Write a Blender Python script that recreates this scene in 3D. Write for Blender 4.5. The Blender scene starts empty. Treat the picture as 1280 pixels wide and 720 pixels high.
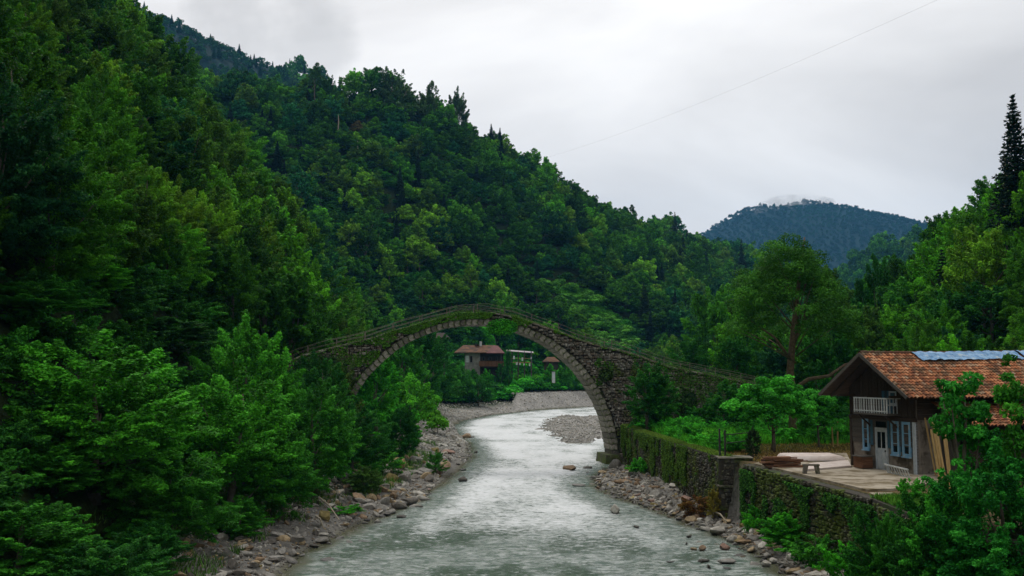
import bpy, math, random
import numpy as np
from mathutils import Vector, Matrix, Euler

S = bpy.context.scene
C = S.collection
PI = math.pi
rad = math.radians
F = 35.0 / 36.0 * 1280.0          # focal length in photo pixels
EYE = 9.0                          # eye height over the water
TILT = math.atan(105.0 / F)

# ------------------------------------------------------------------ camera
cd = bpy.data.cameras.new('camera'); cam = bpy.data.objects.new('camera', cd); C.objects.link(cam)
cd.lens = 35; cd.sensor_width = 36; cd.clip_start = 0.2; cd.clip_end = 12000
cam.location = (0, 0, EYE); cam.rotation_euler = (PI / 2 + TILT, 0, 0)
S.camera = cam

# ------------------------------------------------------------------ sky, sun, exposure
SUN_EL, SUN_AZ = rad(52), rad(-28)        # azimuth from +Y, negative = to the left, ahead of the camera
sd = Vector((math.sin(SUN_AZ) * math.cos(SUN_EL), math.cos(SUN_AZ) * math.cos(SUN_EL), math.sin(SUN_EL)))
W = bpy.data.worlds.new('World'); S.world = W; W.use_nodes = True
nt = W.node_tree; nt.nodes.clear()
wo = nt.nodes.new('ShaderNodeOutputWorld')
sky = nt.nodes.new('ShaderNodeTexSky'); sky.sky_type = 'NISHITA'; sky.sun_disc = False
sky.sun_elevation = SUN_EL; sky.sun_rotation = SUN_AZ
bg1 = nt.nodes.new('ShaderNodeBackground'); bg1.inputs[1].default_value = 0.08
nt.links.new(sky.outputs[0], bg1.inputs[0])
# overcast layer: cloud deck seen over the sky
tc = nt.nodes.new('ShaderNodeTexCoord')
mp = nt.nodes.new('ShaderNodeMapping'); mp.inputs['Scale'].default_value = (1.0, 1.0, 2.6)
mp.inputs['Location'].default_value = (3.1, 0.4, 7.7)
nt.links.new(tc.outputs['Generated'], mp.inputs[0])
n1 = nt.nodes.new('ShaderNodeTexNoise'); n1.inputs['Scale'].default_value = 2.3; n1.inputs['Detail'].default_value = 7
n1.inputs['Roughness'].default_value = 0.52; n1.inputs['Distortion'].default_value = 0.35
nt.links.new(mp.outputs[0], n1.inputs[0])
cr = nt.nodes.new('ShaderNodeValToRGB')
cr.color_ramp.elements[0].position = 0.33; cr.color_ramp.elements[0].color = (0.745, 0.72, 0.70, 1)
cr.color_ramp.elements[1].position = 0.66; cr.color_ramp.elements[1].color = (1.06, 1.035, 1.01, 1)
nt.links.new(n1.outputs[0], cr.inputs[0])
# veiled sun glow through the cloud
dotn = nt.nodes.new('ShaderNodeVectorMath'); dotn.operation = 'DOT_PRODUCT'
nt.links.new(tc.outputs['Generated'], dotn.inputs[0]); dotn.inputs[1].default_value = sd
mr = nt.nodes.new('ShaderNodeMapRange'); mr.interpolation_type = 'SMOOTHSTEP'
mr.inputs['From Min'].default_value = 0.55; mr.inputs['From Max'].default_value = 1.0
mr.inputs['To Min'].default_value = 1.0; mr.inputs['To Max'].default_value = 1.4
nt.links.new(dotn.outputs['Value'], mr.inputs['Value'])
vm = nt.nodes.new('ShaderNodeVectorMath'); vm.operation = 'SCALE'
nt.links.new(cr.outputs[0], vm.inputs[0]); nt.links.new(mr.outputs[0], vm.inputs['Scale'])
# a darker rag of low cloud hanging behind the high ridge
cdir = Vector(((345 - 640) / F, 1.0, 0)); _t = math.atan((360 - 42) / F) + TILT; cdir = Vector((cdir.x, math.cos(_t), math.sin(_t))).normalized()
d2 = nt.nodes.new('ShaderNodeVectorMath'); d2.operation = 'DOT_PRODUCT'; d2.inputs[1].default_value = cdir; nt.links.new(tc.outputs['Generated'], d2.inputs[0])
n2w = nt.nodes.new('ShaderNodeTexNoise'); n2w.inputs['Scale'].default_value = 14; n2w.inputs['Detail'].default_value = 6; nt.links.new(tc.outputs['Generated'], n2w.inputs[0])
ad = nt.nodes.new('ShaderNodeMath'); ad.operation = 'MULTIPLY_ADD'; ad.inputs[1].default_value = 0.010; nt.links.new(n2w.outputs[0], ad.inputs[0]); nt.links.new(d2.outputs['Value'], ad.inputs[2])
m2 = nt.nodes.new('ShaderNodeMapRange'); m2.interpolation_type = 'SMOOTHSTEP'; m2.inputs['From Min'].default_value = 1.0015; m2.inputs['From Max'].default_value = 1.0052; m2.inputs['To Min'].default_value = 1.0; m2.inputs['To Max'].default_value = 0.78
nt.links.new(ad.outputs[0], m2.inputs['Value'])
vm2 = nt.nodes.new('ShaderNodeVectorMath'); vm2.operation = 'SCALE'; nt.links.new(vm.outputs[0], vm2.inputs[0]); nt.links.new(m2.outputs[0], vm2.inputs['Scale'])
bg2 = nt.nodes.new('ShaderNodeBackground'); bg2.inputs[1].default_value = 1.0
nt.links.new(vm2.outputs[0], bg2.inputs[0])
mx = nt.nodes.new('ShaderNodeMixShader'); mx.inputs[0].default_value = 0.98
nt.links.new(bg1.outputs[0], mx.inputs[1]); nt.links.new(bg2.outputs[0], mx.inputs[2])
nt.links.new(mx.outputs[0], wo.inputs[0])

sl = bpy.data.lights.new('sun', 'SUN'); sun = bpy.data.objects.new('sun', sl); C.objects.link(sun)
sl.energy = 1.3; sl.angle = rad(14); sl.color = (1.0, 0.965, 0.9)
sun.rotation_euler = sd.to_track_quat('Z', 'Y').to_euler(); sun.location = (0, 0, 60)

S.view_settings.view_transform = 'Standard'; S.view_settings.look = 'None'
S.view_settings.gamma = 1.0; S.view_settings.exposure = 0.0
S.render.engine = 'CYCLES'
cy = S.cycles
cy.max_bounces = 5; cy.diffuse_bounces = 2; cy.glossy_bounces = 2; cy.transmission_bounces = 2
cy.transparent_max_bounces = 4; cy.volume_bounces = 0; cy.use_denoising = True
cy.caustics_reflective = False; cy.caustics_refractive = False
try: cy.denoiser = 'OPENIMAGEDENOISE'
except Exception: pass
cy.use_adaptive_sampling = False

# ------------------------------------------------------------------ pixel <-> place
FW = Vector((0, math.cos(TILT), math.sin(TILT))); UP = Vector((0, -math.sin(TILT), math.cos(TILT)))
def ray(px, py):
    return Vector((1, 0, 0)) * ((px - 640) / F) + UP * ((360 - py) / F) + FW
def at(px, py, D):                       # point on the pixel's ray at distance D up the valley
    r = ray(px, py); k = D / r.y
    return Vector((r.x * k, D, EYE + r.z * k))
def on(px, py, z=0.0):                   # point on the pixel's ray at height z
    r = ray(px, py); k = (z - EYE) / r.z
    return Vector((r.x * k, r.y * k, z))
def onplane(px, py, p0, n):
    r = ray(px, py); o = Vector((0, 0, EYE))
    return o + r * ((p0 - o).dot(n) / r.dot(n))
def project(x, y, z):                    # arrays -> photo pixels
    z = z - EYE
    dp = y * math.cos(TILT) + z * math.sin(TILT); v = -y * math.sin(TILT) + z * math.cos(TILT)
    dp = np.where(dp < 0.5, 0.5, dp)
    return 640 + F * x / dp, 360 - F * v / dp, dp

# ------------------------------------------------------------------ numpy noise
def _h(ix, iy, seed):
    n = (ix.astype(np.int64) * 374761393 + iy.astype(np.int64) * 668265263 + seed * 974634777) & 0xffffffff
    n = ((n ^ (n >> 13)) * 1274126177) & 0xffffffff
    return ((n ^ (n >> 16)) & 0xffff) / 65535.0
def vnoise(x, y, seed=0):
    ix = np.floor(x); iy = np.floor(y); fx = x - ix; fy = y - iy
    fx = fx * fx * (3 - 2 * fx); fy = fy * fy * (3 - 2 * fy)
    a = _h(ix, iy, seed); b = _h(ix + 1, iy, seed); c = _h(ix, iy + 1, seed); d = _h(ix + 1, iy + 1, seed)
    return (a + (b - a) * fx) * (1 - fy) + (c + (d - c) * fx) * fy
def fbm(x, y, seed=0, oct=4):
    s = 0; a = 0.5; t = 0
    for k in range(oct):
        s = s + a * vnoise(x * 2 ** k, y * 2 ** k, seed + k * 17); t += a; a *= 0.5
    return s / t - 0.5

# ------------------------------------------------------------------ objects
def tag(o, label=None, cat=None, group=None, kind=None):
    if label: o['label'] = label
    if cat: o['category'] = cat
    if group: o['group'] = group
    if kind: o['kind'] = kind
    return o
def empty(name, loc=(0, 0, 0), rz=0, label=None, cat=None, group=None, kind=None):
    o = bpy.data.objects.new(name, None); C.objects.link(o); o.location = loc; o.rotation_euler = (0, 0, rz)
    o.empty_display_size = 0.5
    return tag(o, label, cat, group, kind)
def link(name, me, parent=None, loc=(0, 0, 0), rot=(0, 0, 0), sc=(1, 1, 1)):
    o = bpy.data.objects.new(name, me); C.objects.link(o); o.parent = parent
    o.location = loc; o.rotation_euler = rot; o.scale = sc
    return o
def mesh(name, V, Fc, mat=None, smooth=False, attr=None, cattr=None):
    """V (n,3); Fc an (m,k) int array, or a list of such arrays with differing k."""
    V = np.asarray(V, dtype=np.float32); Fs = Fc if isinstance(Fc, list) else [Fc]
    Fs = [np.asarray(f, dtype=np.int32) for f in Fs if len(f)]
    me = bpy.data.meshes.new(name)
    me.vertices.add(len(V)); me.vertices.foreach_set('co', V.ravel())
    nl = sum(f.size for f in Fs); npol = sum(len(f) for f in Fs)
    if npol:
        me.loops.add(nl); me.polygons.add(npol)
        me.loops.foreach_set('vertex_index', np.concatenate([f.ravel() for f in Fs]))
        tot = np.concatenate([np.full(len(f), f.shape[1], np.int32) for f in Fs])
        st = np.concatenate([[0], np.cumsum(tot)[:-1]]).astype(np.int32)
        me.polygons.foreach_set('loop_start', st); me.polygons.foreach_set('loop_total', tot)
        me.polygons.foreach_set('use_smooth', np.full(npol, smooth, bool))
    if attr is not None:
        a = me.attributes.new('lv', 'FLOAT', 'FACE'); a.data.foreach_set('value', np.asarray(attr, np.float32))
    me.update(calc_edges=True)
    if mat: me.materials.append(mat)
    return me

class MB:
    """collects solids in one mesh"""
    def __init__(s): s.v = []; s.f = {}; s.n = 0
    def add(s, V, faces):
        for f in faces: s.f.setdefault(len(f), []).append([i + s.n for i in f])
        s.v.extend([tuple(p) for p in V]); s.n += len(V); return s
    def box(s, x0, x1, y0, y1, z0, z1):
        V = [(x, y, z) for z in (z0, z1) for y in (y0, y1) for x in (x0, x1)]
        return s.add(V, [(0, 2, 3, 1), (4, 5, 7, 6), (0, 1, 5, 4), (2, 6, 7, 3), (0, 4, 6, 2), (1, 3, 7, 5)])
    def beam(s, a, b, w, h=None):
        h = h or w; a = Vector(a); b = Vector(b); d = (b - a).normalized()
        side = d.cross(Vector((0, 0, 1))); side = side.normalized() if side.length > 1e-3 else Vector((1, 0, 0))
        up = side.cross(d).normalized()
        V = [p + side * (i * w / 2) + up * (j * h / 2) for p in (a, b) for j in (-1, 1) for i in (-1, 1)]
        return s.add(V, [(0, 1, 3, 2), (4, 6, 7, 5), (0, 4, 5, 1), (2, 3, 7, 6), (0, 2, 6, 4), (1, 5, 7, 3)])
    def tube(s, pts, rs, n=7, cap=True):
        pts = [Vector(p) for p in pts]; m = len(pts)
        if not hasattr(rs, '__len__'): rs = [rs] * m
        V = []; ref = Vector((0.13, 0.97, 0.21))
        for i, p in enumerate(pts):
            d = (pts[min(i + 1, m - 1)] - pts[max(i - 1, 0)]).normalized()
            r_ = ref if abs(d.dot(ref)) < .95 else Vector((1, 0, 0))
            a = d.cross(r_).normalized(); b = d.cross(a)
            for k in range(n):
                t = 2 * PI * k / n; V.append(p + (a * math.cos(t) + b * math.sin(t)) * rs[i])
        fs = [(i * n + k, i * n + (k + 1) % n, (i + 1) * n + (k + 1) % n, (i + 1) * n + k) for i in range(m - 1) for k in range(n)]
        if cap: fs += [tuple(range(n))[::-1], tuple((m - 1) * n + k for k in range(n))]
        return s.add(V, fs)
    def mesh(s, name, mat=None, smooth=False):
        return mesh(name, s.v, [np.array(f) for f in s.f.values()], mat, smooth)
    def build(s, name, mat=None, parent=None, smooth=False, **k):
        return link(name, s.mesh(name, mat, smooth), parent, **k)

# ------------------------------------------------------------------ materials
def newmat(name):
    m = bpy.data.materials.new(name); m.use_nodes = True; t = m.node_tree; t.nodes.clear()
    out = t.nodes.new('ShaderNodeOutputMaterial')
    return m, t, out
def N(t, typ, **k):
    n = t.nodes.new(typ)
    for a, b in k.items():
        if a in n.inputs: n.inputs[a].default_value = b
        else: setattr(n, a, b)
    return n
def ramp(t, src, stops):
    r = t.nodes.new('ShaderNodeValToRGB'); e = r.color_ramp.elements
    while len(e) < len(stops): e.new(0.5)
    for i, (p, c) in enumerate(stops): e[i].position = p; e[i].color = (*c, 1) if len(c) == 3 else c
    t.links.new(src, r.inputs[0]); return r.outputs[0]
def mixc(t, fac, a, b, mode='MIX'):
    m = t.nodes.new('ShaderNodeMix'); m.data_type = 'RGBA'; m.blend_type = mode
    for sock, v in ((m.inputs[0], fac), (m.inputs[6], a), (m.inputs[7], b)):
        if isinstance(v, bpy.types.NodeSocket): t.links.new(v, sock)
        elif isinstance(v, tuple): sock.default_value = (*v, 1)
        else: sock.default_value = v
    return m.outputs[2]
def maprange(t, src, a, b, c=0.0, d=1.0, smooth=True):
    m = t.nodes.new('ShaderNodeMapRange'); m.interpolation_type = 'SMOOTHSTEP' if smooth else 'LINEAR'
    m.inputs[1].default_value = a; m.inputs[2].default_value = b; m.inputs[3].default_value = c; m.inputs[4].default_value = d
    t.links.new(src, m.inputs[0]); return m.outputs[0]
def math_(t, op, a, b):
    m = t.nodes.new('ShaderNodeMath'); m.operation = op
    for i, v in enumerate((a, b)):
        if isinstance(v, bpy.types.NodeSocket): t.links.new(v, m.inputs[i])
        else: m.inputs[i].default_value = v
    return m.outputs[0]
def noise(t, vec, scale, detail=4, rough=.55, dist=0.0, out=0):
    n = N(t, 'ShaderNodeTexNoise', Scale=scale, Detail=detail, Roughness=rough, Distortion=dist)
    if vec is not None: t.links.new(vec, n.inputs['Vector'])
    return n.outputs[out]
def bump(t, h, strength, dist=0.05):
    b = N(t, 'ShaderNodeBump', Strength=strength, Distance=dist); t.links.new(h, b.inputs['Height']); return b.outputs[0]
def bsdf(t, out, color, rough=.85, spec=.3, normal=None, metal=0.0):
    p = N(t, 'ShaderNodeBsdfPrincipled', Metallic=metal)
    p.inputs['Specular IOR Level'].default_value = spec
    for nm, v in (('Base Color', color), ('Roughness', rough)):
        if isinstance(v, bpy.types.NodeSocket): t.links.new(v, p.inputs[nm])
        elif isinstance(v, tuple): p.inputs[nm].default_value = (*v, 1)
        else: p.inputs[nm].default_value = v
    if normal is not None: t.links.new(normal, p.inputs['Normal'])
    t.links.new(p.outputs[0], out.inputs[0]); return p

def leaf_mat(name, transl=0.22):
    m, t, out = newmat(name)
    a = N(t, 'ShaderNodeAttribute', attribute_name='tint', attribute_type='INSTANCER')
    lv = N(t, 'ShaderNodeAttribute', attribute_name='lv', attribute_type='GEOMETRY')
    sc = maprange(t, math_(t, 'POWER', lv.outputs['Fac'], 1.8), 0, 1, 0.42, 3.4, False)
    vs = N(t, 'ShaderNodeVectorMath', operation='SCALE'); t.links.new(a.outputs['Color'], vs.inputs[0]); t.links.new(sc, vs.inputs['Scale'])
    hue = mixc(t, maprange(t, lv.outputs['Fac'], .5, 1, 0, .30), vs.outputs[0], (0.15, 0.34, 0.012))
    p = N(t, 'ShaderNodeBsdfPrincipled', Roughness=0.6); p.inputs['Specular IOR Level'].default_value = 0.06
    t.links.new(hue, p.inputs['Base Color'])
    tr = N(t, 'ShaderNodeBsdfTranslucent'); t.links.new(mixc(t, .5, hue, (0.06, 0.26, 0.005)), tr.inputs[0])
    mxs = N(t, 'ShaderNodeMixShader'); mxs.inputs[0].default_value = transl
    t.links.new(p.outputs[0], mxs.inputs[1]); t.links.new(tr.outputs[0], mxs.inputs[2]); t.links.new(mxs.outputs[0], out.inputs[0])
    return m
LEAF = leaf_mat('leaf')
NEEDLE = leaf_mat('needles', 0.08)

def simple(name, c1, c2, scale=3.0, rough=.85, spec=.25, bs=.4, bd=.03, obj=True, detail=5, c3=None, s3=1.0, t3=(.5, .62)):
    m, t, out = newmat(name)
    co = N(t, 'ShaderNodeTexCoord').outputs['Object']
    f = noise(t, co, scale, detail, .6)
    col = mixc(t, maprange(t, f, .32, .68), c1, c2)
    if c3: col = mixc(t, maprange(t, noise(t, co, s3, 5, .62), *t3), col, c3)
    if obj:
        oi = N(t, 'ShaderNodeObjectInfo')
        col = mixc(t, maprange(t, oi.outputs['Random'], 0, 1, 0, .35, False), col, (0.02, 0.018, 0.015))
    bsdf(t, out, col, rough, spec, bump(t, noise(t, co, scale * 4, 5, .65), bs, bd))
    return m

BARK = simple('bark', (0.10, 0.085, 0.06), (0.17, 0.15, 0.115), 6, obj=False, bs=.8)
BARK_PALE = simple('pale_bark', (0.26, 0.22, 0.16), (0.38, 0.33, 0.25), 6, obj=False, bs=.8)
MOSS = (0.05, 0.085, 0.018); MOSSY = (0.105, 0.13, 0.02)
def stone_mat(name, cols, moss_amt=(.5, .62), rough=.9, mscale=.6, moss=MOSS, extra=None):
    """rubble: each stone its own tone (per-face attribute lv), with moss and lichen in patches"""
    m, t, out = newmat(name)
    co = N(t, 'ShaderNodeTexCoord').outputs['Object']
    lv = N(t, 'ShaderNodeAttribute', attribute_name='lv', attribute_type='GEOMETRY').outputs['Fac']
    oi = N(t, 'ShaderNodeObjectInfo').outputs['Random']
    f = math_(t, 'FRACT', math_(t, 'ADD', lv, oi), 0)
    st = [(i / (len(cols) - 1), c) for i, c in enumerate(cols)]
    col = ramp(t, f, st)
    col = mixc(t, maprange(t, noise(t, co, 5, 6, .7), .3, .7), col, (0.05, 0.045, 0.035), 'MIX') if False else col
    sp = maprange(t, noise(t, co, 9, 6, .7), .35, .7, .45, 1.25)
    vs = N(t, 'ShaderNodeVectorMath', operation='SCALE'); t.links.new(col, vs.inputs[0]); t.links.new(sp, vs.inputs['Scale'])
    lich = maprange(t, noise(t, co, 2.4, 7, .7), .54, .68, 0, .7)
    col = mixc(t, lich, vs.outputs[0], (0.36, 0.35, 0.29))
    mm = maprange(t, noise(t, co, mscale, 6, .68), *moss_amt)
    col = mixc(t, mm, col, mixc(t, noise(t, co, 6, 3), moss, MOSSY))
    bsdf(t, out, col, rough, .2, bump(t, noise(t, co, 11, 6, .7), .8, .05))
    return m
RUBBLE = stone_mat('rubble_stone', [(0.11, 0.10, 0.08), (0.28, 0.245, 0.20), (0.17, 0.125, 0.09), (0.44, 0.41, 0.35), (0.14, 0.13, 0.105)], (.52, .66))
DRESSED = stone_mat('dressed_stone', [(0.27, 0.25, 0.205), (0.42, 0.385, 0.32), (0.16, 0.145, 0.12), (0.33, 0.305, 0.25)], (.50, .64))
WALLST = stone_mat('retaining_stone', [(0.03, 0.027, 0.02), (0.09, 0.08, 0.06), (0.05, 0.04, 0.03), (0.15, 0.14, 0.115), (0.04, 0.036, 0.026)], (.42, .58), mscale=.45)
CORE = simple('mortar_core', (0.035, 0.03, 0.024), (0.065, 0.055, 0.042), 4, obj=False, c3=(0.03, 0.05, 0.012), s3=.8)
# ================================================================== THE LIE OF THE LAND
def pl(pts): return np.array([(p[0], p[1]) for p in pts], float)
LEFT = pl([(-8, 12), (-9.0, 30)] + [on(*p) for p in ((352, 718), (383, 690), (440, 662), (505, 634), (552, 606), (572, 590), (588, 572), (585, 555), (572, 545), (560, 535), (575, 526), (610, 519), (665, 513), (740, 508))] + [(45, 275), (90, 290), (160, 300)])
RIGHT = pl([(12.5, 12), (12.5, 30)] + [on(*p) for p in ((985, 719), (950, 696), (905, 672), (862, 655), (815, 636), (770, 622), (748, 608), (745, 596), (762, 585))] + [(10.6, 97), (12.5, 112), (16, 135), (21, 165), (32, 195), (60, 222), (100, 238), (160, 250)])
RIV = np.vstack([LEFT, RIGHT[::-1]])
BAR = pl([on(*p) for p in ((676, 531), (684, 543), (703, 553), (728, 556), (755, 548))] + [(19, 137), (25, 165), (33, 196), (19, 204), (10, 203), (6, 185)])
def polydist(x, y, P):
    """signed distance to a polygon, negative inside"""
    x = np.asarray(x, float); y = np.asarray(y, float)
    best = np.full(x.shape, 1e18); inside = np.zeros(x.shape, bool); n = len(P)
    for i in range(n):
        ax, ay = P[i]; bx, by = P[(i + 1) % n]
        dx, dy = bx - ax, by - ay; L = dx * dx + dy * dy + 1e-12
        t = np.clip(((x - ax) * dx + (y - ay) * dy) / L, 0, 1)
        best = np.minimum(best, (x - ax - t * dx) ** 2 + (y - ay - t * dy) ** 2)
        c = (ay > y) != (by > y)
        with np.errstate(all='ignore'):
            inside ^= c & (x < (bx - ax) * (y - ay) / (by - ay + 1e-15) + ax)
    d = np.sqrt(best); return np.where(inside, -d, d)
TZ = 3.8                                             # terrace height
w1 = on(905, 573, TZ); w2 = on(935, 579, TZ); w3 = on(1100, 622, TZ); w4 = on(1165, 646, TZ)
w0 = on(808, 543, TZ)
WALL = [(10.9, 96.0), (w0.x, w0.y), (w1.x, w1.y), (w2.x, w2.y), (w3.x, w3.y), (w4.x, w4.y), (17.6, 25.0), (18.5, 10.0)]
_wy = np.array([p[1] for p in WALL][::-1]); _wx = np.array([p[0] for p in WALL][::-1])
def wallx(y): return np.interp(y, _wy, _wx)
class RBF:
    def __init__(s, pts):
        P = np.array(pts, float); s.c = P[:, :2]; n = len(P)
        K = np.hypot(s.c[:, None, 0] - s.c[None, :, 0], s.c[:, None, 1] - s.c[None, :, 1])
        A = np.zeros((n + 1, n + 1)); A[:n, :n] = K; A[:n, n] = 1; A[n, :n] = 1
        s.w = np.linalg.solve(A, np.append(P[:, 2], 0))
    def __call__(s, x, y):
        r = np.full(np.shape(x), s.w[-1])
        for (a, b), w in zip(s.c, s.w[:-1]): r = r + w * np.hypot(x - a, y - b)
        return r
def sky_pts(lst, off, back=None):
    out = []
    for px, py, D in lst:
        p = at(px, py, D); out.append((p.x, p.y, p.z - off))
        if back: out.append((p.x * (1 + back / D), p.y + back, (p.z - off) * .45))
    return out
H2 = RBF(sky_pts([(215, 84, 360), (300, 96, 370), (390, 103, 380), (490, 108, 400), (560, 140, 415), (640, 186, 440), (720, 240, 500), (800, 280, 590), (870, 296, 700), (945, 328, 850), (1010, 372, 1050)], 11, 240)
         + [(-200, 260, 60), (-90, 235, 20), (-55, 245, 12), (-15, 288, 7.5), (15, 300, 6), (45, 315, 6), (95, 370, 6), (150, 450, 8), (230, 600, 8), (320, 800, 8), (450, 1100, 8),
            (60, 200, -10), (200, 300, -10), (0, 150, -10), (-60, 150, -25), (-300, 800, 80), (0, 900, 30), (500, 500, -10), (-300, 100, -10)])
H4 = RBF(sky_pts([(60, -50, 900), (165, -6, 900), (250, 36, 900), (320, 62, 900), (400, 100, 900), (480, 150, 920)], 10, 300) + [(-200, 640, 90), (-350, 600, 120), (-50, 700, 40), (60, 900, 0), (0, 1400, 0), (-600, 700, 300)])
H5 = RBF(sky_pts([(1040, 362, 950), (1065, 344, 930), (1100, 322, 900), (1150, 304, 880), (1250, 286, 860), (1340, 250, 860)], 9, 300) + [(300, 700, 0), (420, 650, 0), (600, 550, 30), (260, 1000, -20), (330, 1400, 0), (900, 700, 150)])
H6 = RBF(sky_pts([(800, 345, 2600), (850, 318, 2600), (885, 299, 2600), (930, 274, 2600), (980, 265, 2600), (1010, 261, 2600), (1042, 276, 2600), (1068, 265, 2550), (1090, 271, 2500), (1150, 284, 2450), (1220, 300, 2400), (1320, 320, 2400)], 3, 600)
         + [(300, 1600, 20), (600, 1500, 60), (900, 1500, 90), (100, 2300, 0), (500, 2000, 150), (1000, 1900, 190), (1500, 2000, 120)])
def height(x, y):
    x = np.asarray(x, float); y = np.asarray(y, float)
    d = polydist(x, y, RIV); n1 = fbm(x * .35, y * .35, 3, 4); n2 = fbm(x / 22, y / 22, 9, 4); n3 = fbm(x / 90, y / 90, 21, 4)
    bank = np.interp(d, [-8, -2, 0, 1.5, 4, 8, 30, 80], [-.9, -.45, -.03, .28, .75, 1.5, 3.2, 4.2]) + n1 * .35 * np.clip(d + .5, 0, 2) / 2
    z = bank
    z = np.maximum(z, np.interp(polydist(x, y, BAR), [-4, -1, 0.5, 3], [.34, .15, -.06, -.6]) + n1 * .9 - .05)
    right = (x > 0) & (d > 0)
    # terrace behind the retaining wall
    tw = np.clip((x - wallx(y)) / .3 + .5, 0, 1) * (y < 97)
    z = np.where((tw > 0) & right, np.where(y < 97, z * (1 - tw) + (TZ - .06 + n1 * .12 * (y > 62)) * tw, z), z)
    z = np.where(right & (y >= 97), np.maximum(z, np.minimum(TZ, .55 * np.maximum(d, 0))), z)
    # near hillside on the left bank
    xf = np.where(y < 165, -17.5 - 2.5 * np.clip((y - 80) / 40, 0, 1) - np.clip((60 - y) / 40, 0, 1) * 1, -21 - (y - 165) * 1.15)
    h1 = 2.2 + np.power(np.maximum(xf - x, 0), .985) * (1.42 + .35 * n2) + n1 * .8
    h1 = np.minimum(h1, 150 + n3 * 30)
    z = np.where(xf - x > 0, np.maximum(z, h1), z)
    # near hillside on the right
    # heap of dredged stones on the left shore beyond the arch
    z = z + 1.5 * np.exp(-(((x + 9.5) / 2.8) ** 2 + ((y - 158) / 24) ** 2)) * (d > 0)
    xr = np.interp(y, [0, 100, 140, 165, 260, 2000], [37, 37, 43, 52, 170, 2600])
    h3 = 3.8 + np.maximum(x - xr, 0) * (.80 + .25 * n2)
    z = np.where(x > xr, np.maximum(z, np.minimum(h3, 120 + n3 * 20)), z)
    far = y > 200
    z = np.where(far, np.maximum(z, H2(x, y) + n2 * 9), z)
    z = np.where(y > 560, np.maximum(z, H4(x, y) + n2 * 12 + n3 * 10), z)
    z = np.where((y > 500) & (x > 0), np.maximum(z, H5(x, y) + n2 * 10), z)
    z = np.where((y > 1400) & (x > 0), np.maximum(z, H6(x, y) + (.22 - np.abs(fbm(x / 330 + y / 900, y / 700, 5, 4))) * 130), z)
    return z
def z_at(x, y): return float(height(np.array([x]), np.array([y]))[0])

# ------------------------------------------------------------------ ground, one sheet
fa = np.concatenate([np.linspace(-180, -44, 40)[:-1], np.linspace(-44, 44, 353), np.linspace(44, 180, 40)[1:]])
rr = np.concatenate([[0.01, 8, 14], np.arange(20, 36, 2.0), np.arange(36, 112, .45), np.arange(112, 340, 2.0), np.geomspace(340, 3500, 130)])
A, R = np.meshgrid(np.radians(fa), rr)
gx = (R * np.sin(A)).ravel(); gy = (R * np.cos(A)).ravel(); gz = height(gx, gy)
na = len(fa); nr = len(rr)
ii, jj = np.meshgrid(np.arange(nr - 1), np.arange(na - 1), indexing='ij')
b = (ii * na + jj).ravel(); GF = np.stack([b, b + 1, b + na + 1, b + na], 1)
gm = mesh('ground', np.stack([gx, gy, gz], 1), GF, None, True)
gd = polydist(gx, gy, RIV); gbar = polydist(gx, gy, BAR)
def lerp(a, b, t): return a + (b - a) * t[:, None]
nz = fbm(gx / 2.2, gy / 2.2, 33, 4) + .5; nl = fbm(gx / 9, gy / 9, 34, 4) + .5
colr = np.tile(np.array([0.022, 0.04, 0.012]), (len(gx), 1))
colr = lerp(colr, np.array([0.05, 0.075, 0.02]), np.clip((nl - .5) * 5, 0, 1) * .6)
grav = np.clip(1 - (gd - np.where(gx < 0, 3.6, 4.5) - (nz - .5) * 5) / 1.5, 0, 1) * (gz < 3)
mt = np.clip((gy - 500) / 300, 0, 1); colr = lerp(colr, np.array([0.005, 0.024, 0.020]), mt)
grav = np.maximum(grav, np.clip(1.4 - ((gx + 9.5) / 5) ** 2 - ((gy - 150) / 45) ** 2, 0, 1) * (gd > 0))
grav = np.where((gy > 190), np.clip(1 - (gd - 11 + (nz - .5) * 6 + np.clip((gx < 2) * 6, 0, 12)) / 3, 0, 1) * (gx < 60), grav)
gcol = lerp(np.tile(np.array([0.20, 0.19, 0.17]), (len(gx), 1)), np.array([0.34, 0.325, 0.30]), np.clip((gy - 90) / 60, 0, 1))
gcol = gcol * (0.65 + .5 * nz[:, None])
colr = colr * (1 - grav[:, None]) + gcol * grav[:, None]
wet = np.clip((0.1 - gz) / .15, 0, 1)[:, None]; colr = colr * (1 - wet) + np.array([0.085, 0.085, 0.035]) * wet
ter = np.clip((gx - wallx(gy) - .2) / .4, 0, 1) * (gx > 0) * (gy < 74) * (gy > 34) * (gx < 38)
colr = lerp(colr, np.array([0.16, 0.105, 0.05]), ter * np.clip(.55 + (nl - .5) * 4, 0, 1))
ca = gm.attributes.new('soil', 'FLOAT_COLOR', 'POINT'); ca.data.foreach_set('color', np.hstack([colr, np.ones((len(gx), 1))]).astype(np.float32).ravel())
m, t, out = newmat('ground')
a = N(t, 'ShaderNodeAttribute', attribute_name='soil')
geo = N(t, 'ShaderNodeNewGeometry').outputs['Position']
f = maprange(t, noise(t, geo, 2.2, 8, .7), .3, .7, .5, 1.35)
vs = N(t, 'ShaderNodeVectorMath', operation='SCALE'); t.links.new(a.outputs['Color'], vs.inputs[0]); t.links.new(f, vs.inputs['Scale'])
bsdf(t, out, vs.outputs[0], .95, .15, bump(t, noise(t, geo, 3.5, 8, .75), 1.0, .15))
gm.materials.append(m)
tag(link('ground', gm), 'stony river banks and steep valley sides under the forest', kind='structure')

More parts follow.
